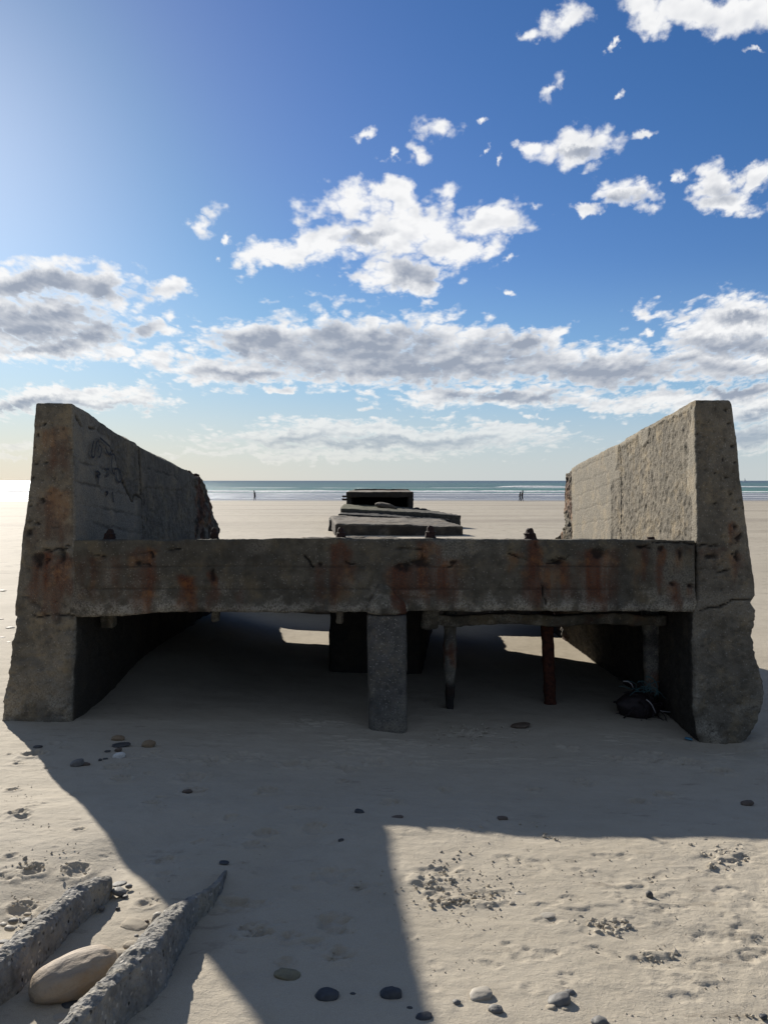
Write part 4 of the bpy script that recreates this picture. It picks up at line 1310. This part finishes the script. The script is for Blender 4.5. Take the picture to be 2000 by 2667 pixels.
def culvert():
    Y0, Y1 = 46.0, 59.0
    fl, fr = A(901, 1281, Y0), A(1077, 1282, Y0)
    gl = g0(fl[0], Y0)
    W = fr[0] - fl[0]
    H = fl[2] - gl + .4
    root = empty('box_culvert', ((fl[0] + fr[0]) / 2, Y0, gl))
    tag(root, 'square black mouthed concrete box culvert standing furthest down the beach', 'culvert')
    def w(P, N):
        return np.stack([.5 * sst(fbm(P, 1.2, 3, off=3), .0, .4) * sst(N[:, 2], .3, .8), .75 * sst(N[:, 1], -.3, -.8) + .0 * P[:, 0], .5 * sst(fbm(P, 2, 3), .0, .4) * sst(N[:, 2], .3, .8)], 1), 0.0 * P[:, 0]  # shade painted dark on the faces turned from the sun
    L = Y1 - Y0
    topz = fl[2] - gl
    tw = .26
    rock_box('roof', (W / 2, L / 2, .17), (60, 60, 8), .05, M_SLAB, root, None, ((1.2, .05, 3), (6, .02, 3)), w, 4.0, .8, (0, L / 2, topz - .17))
    for s in (-1, 1):
        rock_box('side_wall', (tw / 2 + .02, L / 2 - .05, H / 2 - .17), (8, 60, 20), .04, M_SLAB, root, None, ((2, .05, 3), (8, .02, 3)), w, 6.0 + s, .8, (s * (W / 2 - tw / 2 - .03), L / 2, topz - .34 - (H / 2 - .17) + .01))
    rock_box('back_wall', (W / 2 - tw, .12, H / 2 - .17), (30, 6, 14), .03, M_ROCKD, root, None, ((2, .04, 3),), w, 9.0, .8, (0, L - .3, topz - .34 - (H / 2 - .17)))
    rock_box('rim', (W / 2 - .15, .22, .05), (40, 8, 4), .02, M_RUST, root, None, ((2, .03, 3),), None, 9.0, .8, (.1, L * .55, topz + .035))
    for k in range(2):
        z = A(898, 1293 + 8 * k, Y0)[2] - gl
        rock_box('bracket', (.14, .12, .055), (8, 6, 4), .02, M_RUST, root, None, ((3, .02, 2),), None, k, .5, (-W / 2 - .10, .25, z))
culvert()

def stone(name, loc, size, mat, rotz=0.0, seed=0.0, lump=.16, subdiv=3, tilt=0.0, tiltx=0.0, flatb=0.0, smooth=True):
    bm = bmesh.new()
    bmesh.ops.create_icosphere(bm, subdivisions=subdiv, radius=1.0)
    P = np.array([v.co[:] for v in bm.verts])
    F = np.array([[v.index for v in f.verts] for f in bm.faces])
    bm.free()
    d = 1 + lump * fbm(P, 1.1, 3, off=seed * 7.7 + 3) * 1.6 + lump * .25 * fbm(P, 4.0, 3, off=seed)
    P = P * d[:, None]
    P = np.sign(P) * np.abs(P) ** .9
    P = P * (np.array(size) / 2)
    o = mesh_np(name, P, F, mat, None, smooth, None)
    o.location = loc
    o.rotation_euler = (tiltx, tilt, rotz)
    return o
c = A(1005, 1319, 43)
o = stone('rock', c, (1.25, .8, .42), M_SLAB, 0, 3.3, .2, 4, .22)
tag(o, 'long grey boulder lying on top of the mossy slab', 'rock')
for k, (px, py, w, h, lab) in enumerate(((1084, 1327, 22, 15, 'pointed black rock at the right foot of the culvert'), (1104, 1328, 24, 14, 'rounder black rock just right of the pointed one by the culvert'))):
    c = A(px, py, 44.5)
    o = stone('rock', (c[0], c[1], c[2] - .05), (w * .0225, .5, h * .0235), M_ROCKD, k, 5 + k, .35, 2, 0, smooth=False)
    tag(o, lab, 'rock')

# ------------------------------------------------------------------ walkers by the water
def walker(px, py, height, pose, label, coat, yaw=0.0):
    g = on_ground(px, py)
    S = height / 1.72
    d = pose                       # +1 strides and leans to the right, -1 to the left
    V = [((0, 0, .95), .135), ((.02 * d, 0, 1.15), .13), ((.05 * d, 0, 1.38), .155), ((.07 * d, 0, 1.48), .07), ((.09 * d, 0, 1.55), .075), ((.11 * d, 0, 1.63), .105), ((.11 * d, 0, 1.70), .07),
         ((0.01, .09, .90), .11), ((.14 * d, .09, .50), .075), ((.13 * d, .09, .08), .05), ((.26 * d, .09, .04), .045),
         ((-.01, -.09, .90), .11), ((-.04 * d, -.09, .50), .075), ((-.20 * d, -.09, .10), .05), ((-.10 * d, -.09, .035), .045),
         ((.04 * d, .19, 1.38), .075), ((-.06 * d, .23, 1.12), .055), ((.06 * d, .22, .88), .045), ((.09 * d, .21, .80), .035),
         ((.04 * d, -.19, 1.38), .075), ((.02 * d, -.24, 1.12), .055), ((-.16 * d, -.22, .92), .045), ((-.22 * d, -.20, .86), .035)]
    E = [(0, 1), (1, 2), (2, 3), (3, 4), (4, 5), (5, 6), (0, 7), (7, 8), (8, 9), (9, 10), (0, 11), (11, 12), (12, 13), (13, 14), (2, 15), (15, 16), (16, 17), (17, 18), (2, 19), (19, 20), (20, 21), (21, 22)]
    me = bpy.data.meshes.new('person')
    me.from_pydata([tuple(c * S for c in v[0]) for v in V], E, [])
    o = bpy.data.objects.new('person', me)
    COL.objects.link(o)
    sk = o.modifiers.new('skin', 'SKIN')
    for i, v in enumerate(V):
        me.skin_vertices[0].data[i].radius = (v[1] * S, v[1] * S)
    me.skin_vertices[0].data[0].use_root = True
    sk.use_smooth_shade = True
    su = o.modifiers.new('sub', 'SUBSURF')
    su.levels = su.render_levels = 1
    me.materials.append(M_BLACK)
    o.location = (g[0], g[1], g[2] - .01)
    o.rotation_euler = (0, 0, yaw)
    tag(o, label, 'person', 'people walking by the water')
    # coat: a flared shell round trunk and hips
    lev = [(.62 if coat else .86, .20, .17, -.02 * d), (.85, .185, .165, 0), (1.05, .165, .15, .01 * d), (1.30, .20, .16, .04 * d), (1.42, .17, .13, .055 * d), (1.50, .08, .08, .07 * d)]
    vs, n = [], 16
    for (z, a, b, dx) in lev:
        for k in range(n):
            t = 2 * PI * k / n
            vs.append(((dx + b * math.cos(t)) * S, a * math.sin(t) * S, z * S))
    I = np.arange(n * len(lev)).reshape(len(lev), n)
    J = np.roll(I, -1, axis=1)
    F = np.stack([I[:-1], J[:-1], J[1:], I[1:]], -1).reshape(-1, 4)
    mesh_np('coat' if coat else 'jacket', vs, F, M_BLACK, o)
    hv = stone('hair', (.10 * d * S, 0, 1.66 * S), (.25 * S, .23 * S, .24 * S), M_BLACK, 0, 2, .05, 2)
    hv.parent = o
    return o
walker(664, 1303.5, 1.72, -1, 'person in a long dark coat walking alone by the water, holding the coat out behind', True)
walker(1353, 1305.5, 1.55, 1, 'shorter person of the walking pair with a humped dark bag on the back', False)
walker(1359, 1305.5, 1.76, 1, 'taller person of the walking pair, bare headed and leaning forward', False)

# ------------------------------------------------------------------ tiny sail on the horizon
sb = empty('sailboat', (0, 0, 0))
c = at(1938, 1251, 2600)
sb.location = (c[0], c[1], SEA_Z)
tag(sb, 'tiny pale sailboat on the horizon at the far right', 'sailboat')
mb = MB()
mb.tube([(-5, 0, .3), (-2.5, 0, 0), (2.5, 0, 0), (5.5, 0, .9)], [.4, 1.1, 1.1, .2], 8)
mb.build('hull', M_FOAM, sb, True)
mb = MB()
mb.tube([(0, 0, .5), (0, 0, 13)], [.12, .07], 6)
mb.build('mast', M_PAINT, sb)
me = bpy.data.meshes.new('sail')
me.from_pydata([(.2, .05, 1.6), (4.5, .5, 1.8), (.2, .05, 12.5), (1.8, .5, 6)], [], [(0, 1, 3), (0, 3, 2), (1, 2, 3)])
me.materials.append(M_FOAM)
so = bpy.data.objects.new('sail', me)
COL.objects.link(so)
so.parent = sb

# ------------------------------------------------------------------ half buried rough beams in the foreground
def rough_beam(label, spine, seed):
    """spine: pairs of outline points (raised left edge, right foot) and a height -> a tapering block of pebbly concrete"""
    n = 190
    eye = np.array([0, 0, EYE])
    L, Rr = [], []
    Hh = np.array([h for a, b, h in spine])
    for a, b, h in spine:
        g = on_ground(*a)
        L.append(g - (g - eye) * h / (EYE - g[2]))
        Rr.append(on_ground(*b))
    L, Rr = np.array(L), np.array(Rr)
    s = np.linspace(0, 1, len(spine))
    def warp(p):
        t = (p[:, 1] + 1) / 2
        u = ((p[:, 0] + 1) / 2)[:, None]
        w = (p[:, 2] + 1) / 2
        l = np.stack([np.interp(t, s, L[:, k]) for k in range(3)], 1)
        r = np.stack([np.interp(t, s, Rr[:, k]) for k in range(3)], 1)
        h = np.interp(t, s, Hh)
        gz = ground_base(l[:, 0], l[:, 1])
        l[:, 2] = gz
        r2 = r + (l - r) * (.20 * w)[:, None]
        q = l * (1 - u) + r2 * u
        q[:, 2] += -.14 + w * (.14 + 1.12 * h * (1.0 + .12 * np.sin(u[:, 0] * PI)))
        return q
    uvw, F = box_lattice(44, n, 24)
    h = np.array([.10, .6, .13])
    p = uvw * h
    r = np.clip(.024 * (1 + 1.0 * fbm(p, 9, 3, off=seed)), .006, .06)[:, None]
    c = np.clip(p, -(h - r), h - r)
    d = p - c
    N = d / np.maximum(np.linalg.norm(d, axis=1, keepdims=True), 1e-9)
    P = warp((c + N * r) / h)
    tip = np.clip((1.0 - uvw[:, 1]) * 2.2, .25, 1)
    P = P + N * (tip * (.012 * fbm(P, 7, 4, off=seed) + .007 * fbm(P, 38, 3, off=seed + 3) + .004 * fbm(P, 95, 2, off=seed)))[:, None]
    a = np.stack([P[:, 0] * 0, .25 * sst(fbm(P, 60, 2, off=4), .2, .5), .5 * sst(fbm(P, 30, 3, off=4), -.2, .3)], 1)
    base = np.array([P[:, 0].mean(), P[:, 1].mean(), P[:, 2].min()])
    o = mesh_np('buried_beam', P - base, F, M_AGG, None, True, a)
    o.location = base
    tag(o, label, 'concrete beam', 'half buried concrete beams')
rough_beam('half buried pebbly concrete beam left of the tan boulder, running off the left edge', [((-200, 2680), (-90, 2730), .09), ((-110, 2580), (-20, 2650), .09), ((-30, 2510), (55, 2590), .09), ((22, 2460), (118, 2525), .085), ((72, 2416), (155, 2481), .08), ((137, 2369), (192, 2428), .07), ((181, 2326), (228, 2392), .065), ((245, 2293), (272, 2354), .055), ((294, 2284), (292, 2330), .035)], 3.0)
rough_beam('half buried pebbly concrete beam right of the tan boulder, tapering to a point', [((100, 2745), (235, 2800), .10), ((177, 2662), (312, 2700), .10), ((217, 2612), (352, 2652), .10), ((253, 2575), (402, 2618), .10), ((300, 2518), (447, 2570), .10), ((344, 2474), (470, 2503), .09), ((391, 2424), (494, 2452), .08), ((427, 2384), (511, 2410), .065), ((477, 2355), (535, 2378), .05), ((525, 2325), (562, 2350), .035), ((562, 2296), (582, 2316), .022), ((588, 2264), (594, 2270), .010)], 8.0)

# ------------------------------------------------------------------ stones
def mat_stone(name, c1, c2, rough=.65, vein=None, scale=25):
    m, t = new_mat(name)
    P = t.obj()
    n = t.noise(P, scale, 7, 0.6)
    n2 = t.noise(P, scale * 8, 4, 0.6)
    c = t.mix(t.ss(n, 0.35, 0.68), c1, c2)
    c = t.mix(t.m('MULTIPLY', t.ss(n2, 0.55, 0.8), 0.4), c, tuple(q * .55 for q in c1))
    if vein:
        v = t.noise(t.mapping(P, rot=(.3, .2, .5), scale=(1, 5, 1)), scale * .35, 4, 0.5)
        c = t.mix(t.m('MULTIPLY', t.ss(v, 0.5, 0.62), 0.6), c, vein)
    principled(t, c, rough, t.bump(t.m('ADD', n, t.m('MULTIPLY', n2, 0.4)), 0.35, 0.004), 0.35)
    return m
ST = {
    'tan': mat_stone('tan_stone', (0.26, 0.19, 0.115), (0.21, 0.15, 0.095)),
    'dark': mat_stone('dark_stone', (0.045, 0.045, 0.048), (0.075, 0.073, 0.070)),
    'blue': mat_stone('blue_black_stone', (0.030, 0.034, 0.042), (0.060, 0.062, 0.066)),
    'grey': mat_stone('grey_stone', (0.17, 0.165, 0.155), (0.115, 0.11, 0.105)),
    'white': mat_stone('white_stone', (0.62, 0.61, 0.58), (0.52, 0.51, 0.48)),
    'brown': mat_stone('brown_stone', (0.13, 0.095, 0.070), (0.09, 0.068, 0.052)),
    'pale': mat_stone('pale_stone', (0.34, 0.31, 0.26), (0.27, 0.245, 0.205)),
    'sandy': mat_stone('sand_dusted_stone', (0.36, 0.315, 0.245), (0.29, 0.25, 0.195), .9),
    'olive': mat_stone('olive_stone', (0.20, 0.175, 0.105), (0.13, 0.115, 0.075)),
}
def mat_boulder():
    m, t = new_mat('boulder_sandstone')
    P = t.obj()
    n = t.noise(t.mapping(P, rot=(0, .35, .5), scale=(3, 9, 14)), 1.6, 7, 0.6, 0.6)
    n2 = t.noise(P, 9, 6, 0.6)
    n3 = t.noise(P, 160, 4, 0.6)
    c = t.mix(t.ss(n, 0.35, 0.65), (0.37, 0.295, 0.210), (0.27, 0.222, 0.175))
    c = t.mix(t.m('MULTIPLY', t.ss(n2, 0.5, 0.7), 0.6), c, (0.31, 0.20, 0.105))
    c = t.mix(t.m('MULTIPLY', t.ss(n3, 0.5, 0.75), 0.25), c, (0.14, 0.10, 0.07))
    h = t.m('ADD', t.m('MULTIPLY', n, 1.0), t.m('MULTIPLY', n3, 0.12))
    principled(t, c, 0.7, t.bump(h, 0.5, 0.02), 0.3)
    return m
M_BOULD = mat_boulder()

# px, py (centre), width px, height px, kind, tilt, label
STONES = [
    (306, 1921, 34, 20, 'tan', 0, 'tan pebble topping the small pile in the shade'),
    (313, 1939, 46, 14, 'dark', .1, 'flat blackish pebble under the tan one in the pile'),
    (307, 1952, 20, 14, 'brown', 0, 'small dull brown pebble between the flat dark one and the white one'),
    (309, 1967, 32, 22, 'white', .2, 'bright white rounded pebble in the shade'),
    (384, 1936, 36, 24, 'tan', 0, 'plump tan pebble right of the small pile in the shade'),
    (199, 1986, 36, 26, 'grey', .3, 'angular grey stone left of the white pebble'),
    (223, 1989, 22, 11, 'brown', -.2, 'thin brown pebble touching the angular grey stone'),
    (261, 1979, 9, 10, 'dark', .2, 'tiny upright dark pebble left of the white pebble'),
    (274, 1976, 14, 8, 'dark', .1, 'tiny flat dark pebble beside the white pebble'),
    (279, 1956, 16, 7, 'dark', 0, 'thin dark pebble left of the pebble pile'),
    (97, 1944, 24, 10, 'dark', 0, 'small dark flat stone near the shadow edge under the left wall'),
    (488, 2060, 26, 15, 'brown', 0, 'round brown pebble in a dent in the shade'),
    (936, 2113, 26, 19, 'blue', -.3, 'tilted dark pebble in the middle of the shade'),
    (888, 2188, 16, 10, 'dark', .2, 'small dark pebble with a sand tail in the shade'),
    (582, 2247, 28, 9, 'blue', 0, 'flat black pebble beyond the pointed tip of the buried beam'),
    (747, 2543, 72, 32, 'olive', -.25, 'olive brown stone half sunk in sand at bottom centre'),
    (851, 2593, 62, 38, 'blue', 0, 'smooth blue black stone at bottom centre'),
    (919, 2590, 16, 12, 'blue', 0, 'tiny blue black pebble right of the smooth dark stone'),
    (624, 2483, 44, 14, 'sandy', 0, 'flat sand coloured stone flush with the sand'),
    (310, 2303, 38, 12, 'dark', .1, 'long flat dark pebble at the end of the left buried beam'),
    (309, 2323, 40, 24, 'grey', -.2, 'smooth grey pebble at the end of the left buried beam'),
    (336, 2308, 18, 14, 'grey', 0, 'small grey pebble right of the cluster at the beam end'),
    (325, 2334, 18, 9, 'dark', .3, 'small blackish pebble under the smooth grey one'),
    (264, 2366, 20, 15, 'grey', 0, 'round grey pebble against the left buried beam'),
    (307, 2367, 12, 12, 'dark', 0, 'little dark pebble alone between the buried beams'),
    (455, 2363, 30, 18, 'grey', 0, 'grey pebble tucked behind the right buried beam'),
    (433, 2378, 24, 20, 'grey', .2, 'dull grey pebble wedged between a pale one and the right buried beam'),
    (410, 2392, 36, 44, 'pale', .5, 'pale oval stone leaning on the right buried beam'),
    (344, 2412, 76, 30, 'sandy', -.1, 'long sand dusted stone between the buried beams'),
    (381, 2402, 16, 14, 'brown', 0, 'small brown pebble on the sand dusted stone'),
    (344, 2465, 50, 26, 'sandy', -.3, 'sand covered hump of stone against the right buried beam'),
    (310, 2489, 50, 30, 'sandy', -.2, 'sand dusted stone just behind the tan boulder'),
    (276, 2474, 26, 12, 'sandy', 0, 'small sandy pebble peeping over the tan boulder'),
    (355, 2438, 12, 9, 'grey', 0, 'tiny grey pebble below the long sand dusted stone'),
    (33, 2399, 26, 20, 'grey', 0, 'grey pebble at the back of the cluster left of the left buried beam'),
    (72, 2401, 32, 20, 'dark', -.2, 'black pebble with a pale top beside the left buried beam'),
    (24, 2418, 28, 17, 'pale', -.3, 'pale tilted pebble at the front of the left cluster'),
    (71, 2381, 20, 12, 'sandy', 0, 'sandy pebble at the back of the left cluster'),
    (62, 2413, 22, 10, 'sandy', 0, 'flat sandy pebble under the black one by the left beam'),
    (8, 2408, 20, 14, 'pale', 0, 'pale pebble cut by the left edge of the photo'),
    (8, 2453, 26, 9, 'dark', 0, 'thin dark stone at the left edge below the cluster'),
    (232, 2590, 36, 32, 'dark', .3, 'dark stone wedged between boulder and right buried beam'),
    (187, 2622, 70, 30, 'blue', -.35, 'long dark stone under the tan boulder'),
    (138, 2616, 40, 22, 'dark', 0, 'black stone in the shadow beneath the tan boulder'),
    (154, 2654, 46, 26, 'pale', .2, 'pale stone at the bottom edge below the boulder'),
    (84, 2660, 36, 14, 'grey', -.2, 'thin grey stone at the bottom left edge'),
    (1018, 2590, 54, 40, 'blue', .1, 'round blackish speckled stone at bottom centre'),
    (1066, 2627, 18, 13, 'dark', 0, 'tiny dark pebble between two larger dark stones'),
    (1104, 2650, 46, 24, 'blue', 0, 'flat dark stone on the shadow edge at the bottom'),
    (1188, 2611, 23, 17, 'grey', .2, 'small grey pebble in the sun near the bottom'),
    (1253, 2592, 68, 36, 'pale', .15, 'grey brown stone capped with sand, in the sun'),
    (1292, 2631, 38, 32, 'grey', .3, 'smooth grey stone below the sand capped one'),
    (1458, 2607, 62, 38, 'grey', .45, 'slanting grey stone in the sun near the bottom'),
    (1487, 2587, 30, 22, 'grey', -.3, 'small grey stone behind the slanting one'),
    (1434, 2625, 26, 16, 'sandy', .3, 'sandy lump just left below the slanting stone'),
    (1472, 2629, 22, 13, 'sandy', 0, 'sandy lump right below the slanting stone'),
    (1564, 2662, 46, 26, 'grey', 0, 'grey stone cut by the bottom edge of the photo'),
    (1309, 2130, 28, 14, 'brown', 0, 'flat brownish pebble by the straight shadow edge'),
    (1033, 2129, 34, 12, 'brown', .2, 'brown curved shell in the shade near the shadow corner'),
    (1948, 2091, 34, 18, 'brown', .3, 'reddish brown flat stone in the shade at the right'),
    (1356, 1888, 50, 22, 'brown', .2, 'sand banked dark stone in front of the thin rusty post'),
    (1356, 2328, 28, 9, 'pale', 0, 'flat pale pebble lying in the trodden sunlit sand'),
    (1426, 2386, 42, 14, 'pale', .1, 'larger flat pale stone in the trodden sunlit sand'),
    (1693, 2331, 17, 26, 'dark', .2, 'dark upright chunk casting a shadow in the sunlit sand'),
    (1990, 2648, 24, 18, 'blue', 0, 'dark pebble at the bottom right corner'),
    (7, 1537, 18, 6, 'dark', 0, 'thin dark pebble furthest out beside the left wall'),
    (26, 1634, 22, 9, 'dark', 0, 'black pebble on the pale sand left of the left wall'),
    (6, 1660, 16, 7, 'dark', 0, 'dark flat pebble left of the foot of the left wall'),
    (22, 1672, 16, 6, 'brown', 0, 'brown flat pebble close against the left wall foot'),
    (4, 1612, 12, 6, 'brown', 0, 'small brown pebble at the left edge beside the wall'),
]
for k, (px, py, w, h, kind, tl, lab) in enumerate(STONES):
    g = on_ground(px, py + h * .32)
    s = g[1] / FPX * 1.02
    W, Hh = w * s, h * s
    elev = .62                     # the view looks down, so part of the height seen is the stone's depth
    dep = max(W * .72, Hh * .8)
    hz = max(Hh * 1.05 - dep * .30, Hh * .45)
    cen = (g[0], g[1] + dep * .30, g0(g[0], g[1] + dep * .3) + hz * .22)
    o = stone('pebble', cen, (W, dep, hz), ST[kind], random.uniform(-.25, .25), 2.0 + k * .37, .19, 3 if w < 30 else 4, -tl * .6)
    grp = 'pebbles scattered on the sand'
    tag(o, lab, 'pebble', grp)

# the big tan boulder
g = on_ground(178, 2606)
o = stone('boulder', (g[0] + .005, g[1] + .030, g0(g[0], g[1]) + .042), (.212, .118, .098), M_BOULD, R(27), 4.1, .11, 5, R(-10), R(8))
tag(o, 'big smooth tan boulder lying between the two half buried beams', 'boulder')

# ------------------------------------------------------------------ clods of dry sand: countless little lumps
def clods():
    V, F = [], []
    rs = np.random.RandomState(3)
    bm = bmesh.new()
    bmesh.ops.create_icosphere(bm, subdivisions=1, radius=1.0)
    base = np.array([v.co[:] for v in bm.verts])
    tri = np.array([[v.index for v in f.verts] for f in bm.faces])
    bm.free()
    groups = [(1140, 2300, 50, 45, 26, 16), (1210, 2345, 100, 16, 40, 15), (1275, 2330, 60, 22, 26, 13), (1170, 2270, 60, 40, 24, 11), (1200, 2310, 120, 60, 70, 7), (1560, 2405, 55, 12, 40, 17), (1600, 2425, 40, 10, 22, 22), (1590, 2415, 60, 14, 40, 9), (1700, 2488, 40, 12, 22, 20), (1710, 2495, 60, 18, 40, 8), (1890, 2240, 60, 30, 40, 17), (1880, 2220, 30, 10, 10, 20), (1690, 2320, 30, 30, 14, 8), (1480, 2350, 120, 20, 26, 8),
              (1210, 2162, 30, 12, 10, 12), (1420, 2180, 30, 8, 8, 10), (1880, 2200, 70, 20, 20, 10), (1500, 2400, 420, 220, 420, 4.5), (1560, 2300, 420, 120, 200, 6), (500, 2250, 420, 220, 220, 4), (1250, 2480, 300, 160, 120, 5), (60, 2150, 90, 120, 120, 4), (1960, 2440, 40, 30, 14, 9), (1520, 2480, 40, 20, 12, 9), (60, 2100, 60, 120, 60, 4), (120, 2240, 90, 40, 30, 6), (200, 2260, 36, 18, 20, 9), (55, 2345, 36, 12, 16, 9), (85, 2258, 40, 12, 12, 12),
              (650, 2430, 36, 14, 22, 9), (880, 2490, 34, 14, 18, 9), (930, 2310, 20, 10, 8, 8), (1260, 1910, 110, 26, 60, 8), (1150, 1915, 40, 18, 20, 8), (1240, 1895, 60, 14, 30, 7), (560, 2000, 260, 50, 60, 5), (1700, 2010, 240, 60, 60, 5), (1290, 2640, 60, 24, 16, 6), (1440, 2620, 40, 20, 12, 8), (1640, 2650, 40, 12, 8, 11), (1900, 2650, 90, 14, 16, 9), (1730, 2650, 20, 8, 4, 12), (1800, 2565, 140, 40, 26, 6), (390, 2355, 30, 12, 14, 5), (480, 2460, 30, 120, 10, 5)]
    n0 = 0
    for (px, py, sx, sy, cnt, big) in groups:
        for _ in range(cnt):
            a, b = px + rs.randn() * sx * .6, py + rs.randn() * sy * .6
            if b > 2700 or b < 1880:
                continue
            g = on_ground(a, b)
            s = g[1] / FPX * big * .5 * rs.uniform(.35, 1.25) ** 1.3
            v = base * (1 + rs.uniform(-.30, .30, (len(base), 1))) * np.array([s, s * rs.uniform(.5, .9), s * rs.uniform(.45, .85)])
            tl = rs.uniform(-.5, .5)
            v = np.stack([v[:, 0] * math.cos(tl) - v[:, 2] * math.sin(tl), v[:, 1], v[:, 0] * math.sin(tl) + v[:, 2] * math.cos(tl)], 1)
            th = rs.uniform(0, 6.28)
            cth, sth = math.cos(th), math.sin(th)
            v = np.stack([v[:, 0] * cth - v[:, 1] * sth, v[:, 0] * sth + v[:, 1] * cth, v[:, 2]], 1)
            V.append(v + np.array([g[0], g[1], g[2] + s * .10]))
            F.append(tri + n0)
            n0 += len(base)
    o = mesh_np('sand_clods', np.concatenate(V), np.concatenate(F), M_SAND, None, False)
    o['kind'] = 'stuff'
    tag(o, 'crumbled clods of dry sand strewn over the beach', 'sand')
clods()

# ------------------------------------------------------------------ tangle of net and weed at the right hand post
M_NET = mat_simple('teal_net_cord', (0.06, 0.13, 0.14), (0.10, 0.19, 0.20), .8, 60, .2)
M_WEED = mat_simple('black_weed', (0.014, 0.011, 0.012), (0.030, 0.020, 0.022), .6, 40, .4)
M_BLUE = mat_simple('blue_plastic', (0.010, 0.022, 0.14), (0.02, 0.05, 0.22), .4, 12, .3)
M_ROPE = mat_simple('pale_rope', (0.48, 0.46, 0.46), (0.36, 0.34, 0.35), .9, 80, .4)
def tangle():
    g = on_ground(1668, 1868)
    root = empty('tangled_net', (g[0], g[1], g0(g[0], g[1])))
    tag(root, 'dark clump of weed, teal net and blue plastic snagged on the right thin post', 'fishing net')
    rs = random.Random(4)
    mb = MB()
    for k in range(46):
        a = rs.uniform(0, 6.28)
        pts = []
        r0 = rs.uniform(.02, .12)
        p = Vector((r0 * math.cos(a), .06 + r0 * .6 * math.sin(a), rs.uniform(0.0, .10)))
        d = Vector((rs.uniform(-1, 1), rs.uniform(-.6, .6), rs.uniform(-.2, .5))).normalized()
        for q in range(9):
            pts.append(p.copy())
            d = (d + Vector((rs.uniform(-.8, .8), rs.uniform(-.8, .8), rs.uniform(-.7, .45)))).normalized()
            p = p + d * .030
            p.x = min(max(p.x, -.16), .16)
            p.z = min(max(p.z, -.01), .19 * max(0, 1 - (p.x / .2) ** 2) + .02)
        mb.tube(pts, [.004 + .004 * rs.random()] * 9, 5)
    mb.build('weed', M_WEED, root, True)
    core = stone('weed_mass', (0, .06, .05), (.33, .20, .19), M_WEED, 0, 9, .3, 4)
    core.parent = root
    blue = stone('blue_plastic', (.02, -.02, .07), (.075, .04, .085), M_BLUE, .3, 12, .2, 3, .3)
    blue.parent = root
    mb = MB()
    for k in range(16):
        x0 = rs.uniform(-.02, .10)
        p = Vector((x0, .05 + rs.uniform(-.03, .03), .17))
        pts = []
        d = Vector((rs.uniform(-.5, .6), rs.uniform(-.3, .3), rs.uniform(.1, 1))).normalized()
        for q in range(8):
            pts.append(p.copy())
            d = (d + Vector((rs.uniform(-.7, .8), rs.uniform(-.5, .5), rs.uniform(-.9, .5)))).normalized()
            p = p + d * .022
            p.z = max(p.z, .12)
        mb.tube(pts, .0022, 4)
    arc = [Vector((.055 + .075 * math.sin(t), .05, .19 + .085 * math.cos(t))) for t in np.linspace(-.1, 2.3, 12)]
    mb.tube(arc, .004, 5)
    mb.build('net', M_NET, root, True)
    for pts, r in (([(-.115, .04, .245), (-.08, .04, .243), (-.055, .04, .225), (-.045, .04, .20)], .0035), ([(.02, -.05, .14), (.045, -.05, .12), (.06, -.05, .10), (.075, -.05, .07), (.085, -.05, .045)], .004), ([(.13, -.01, .05), (.16, -.015, .045), (.20, -.02, .043)], .0025)):
        mb = MB()
        mb.tube(pts, r, 6)
        mb.build('rope', M_ROPE, root, True)
tangle()
g = on_ground(1792, 1926)
o = stone('plastic_scrap', (g[0], g[1], g[2] + .006), (.055, .03, .012), mat_simple('teal_plastic', (0.05, 0.16, 0.26), (0.08, 0.24, 0.34), .5, 30, .3), -.4, 21, .3, 3, .15)
tag(o, 'scrap of blue plastic on the sand left of the right post foot', 'litter')
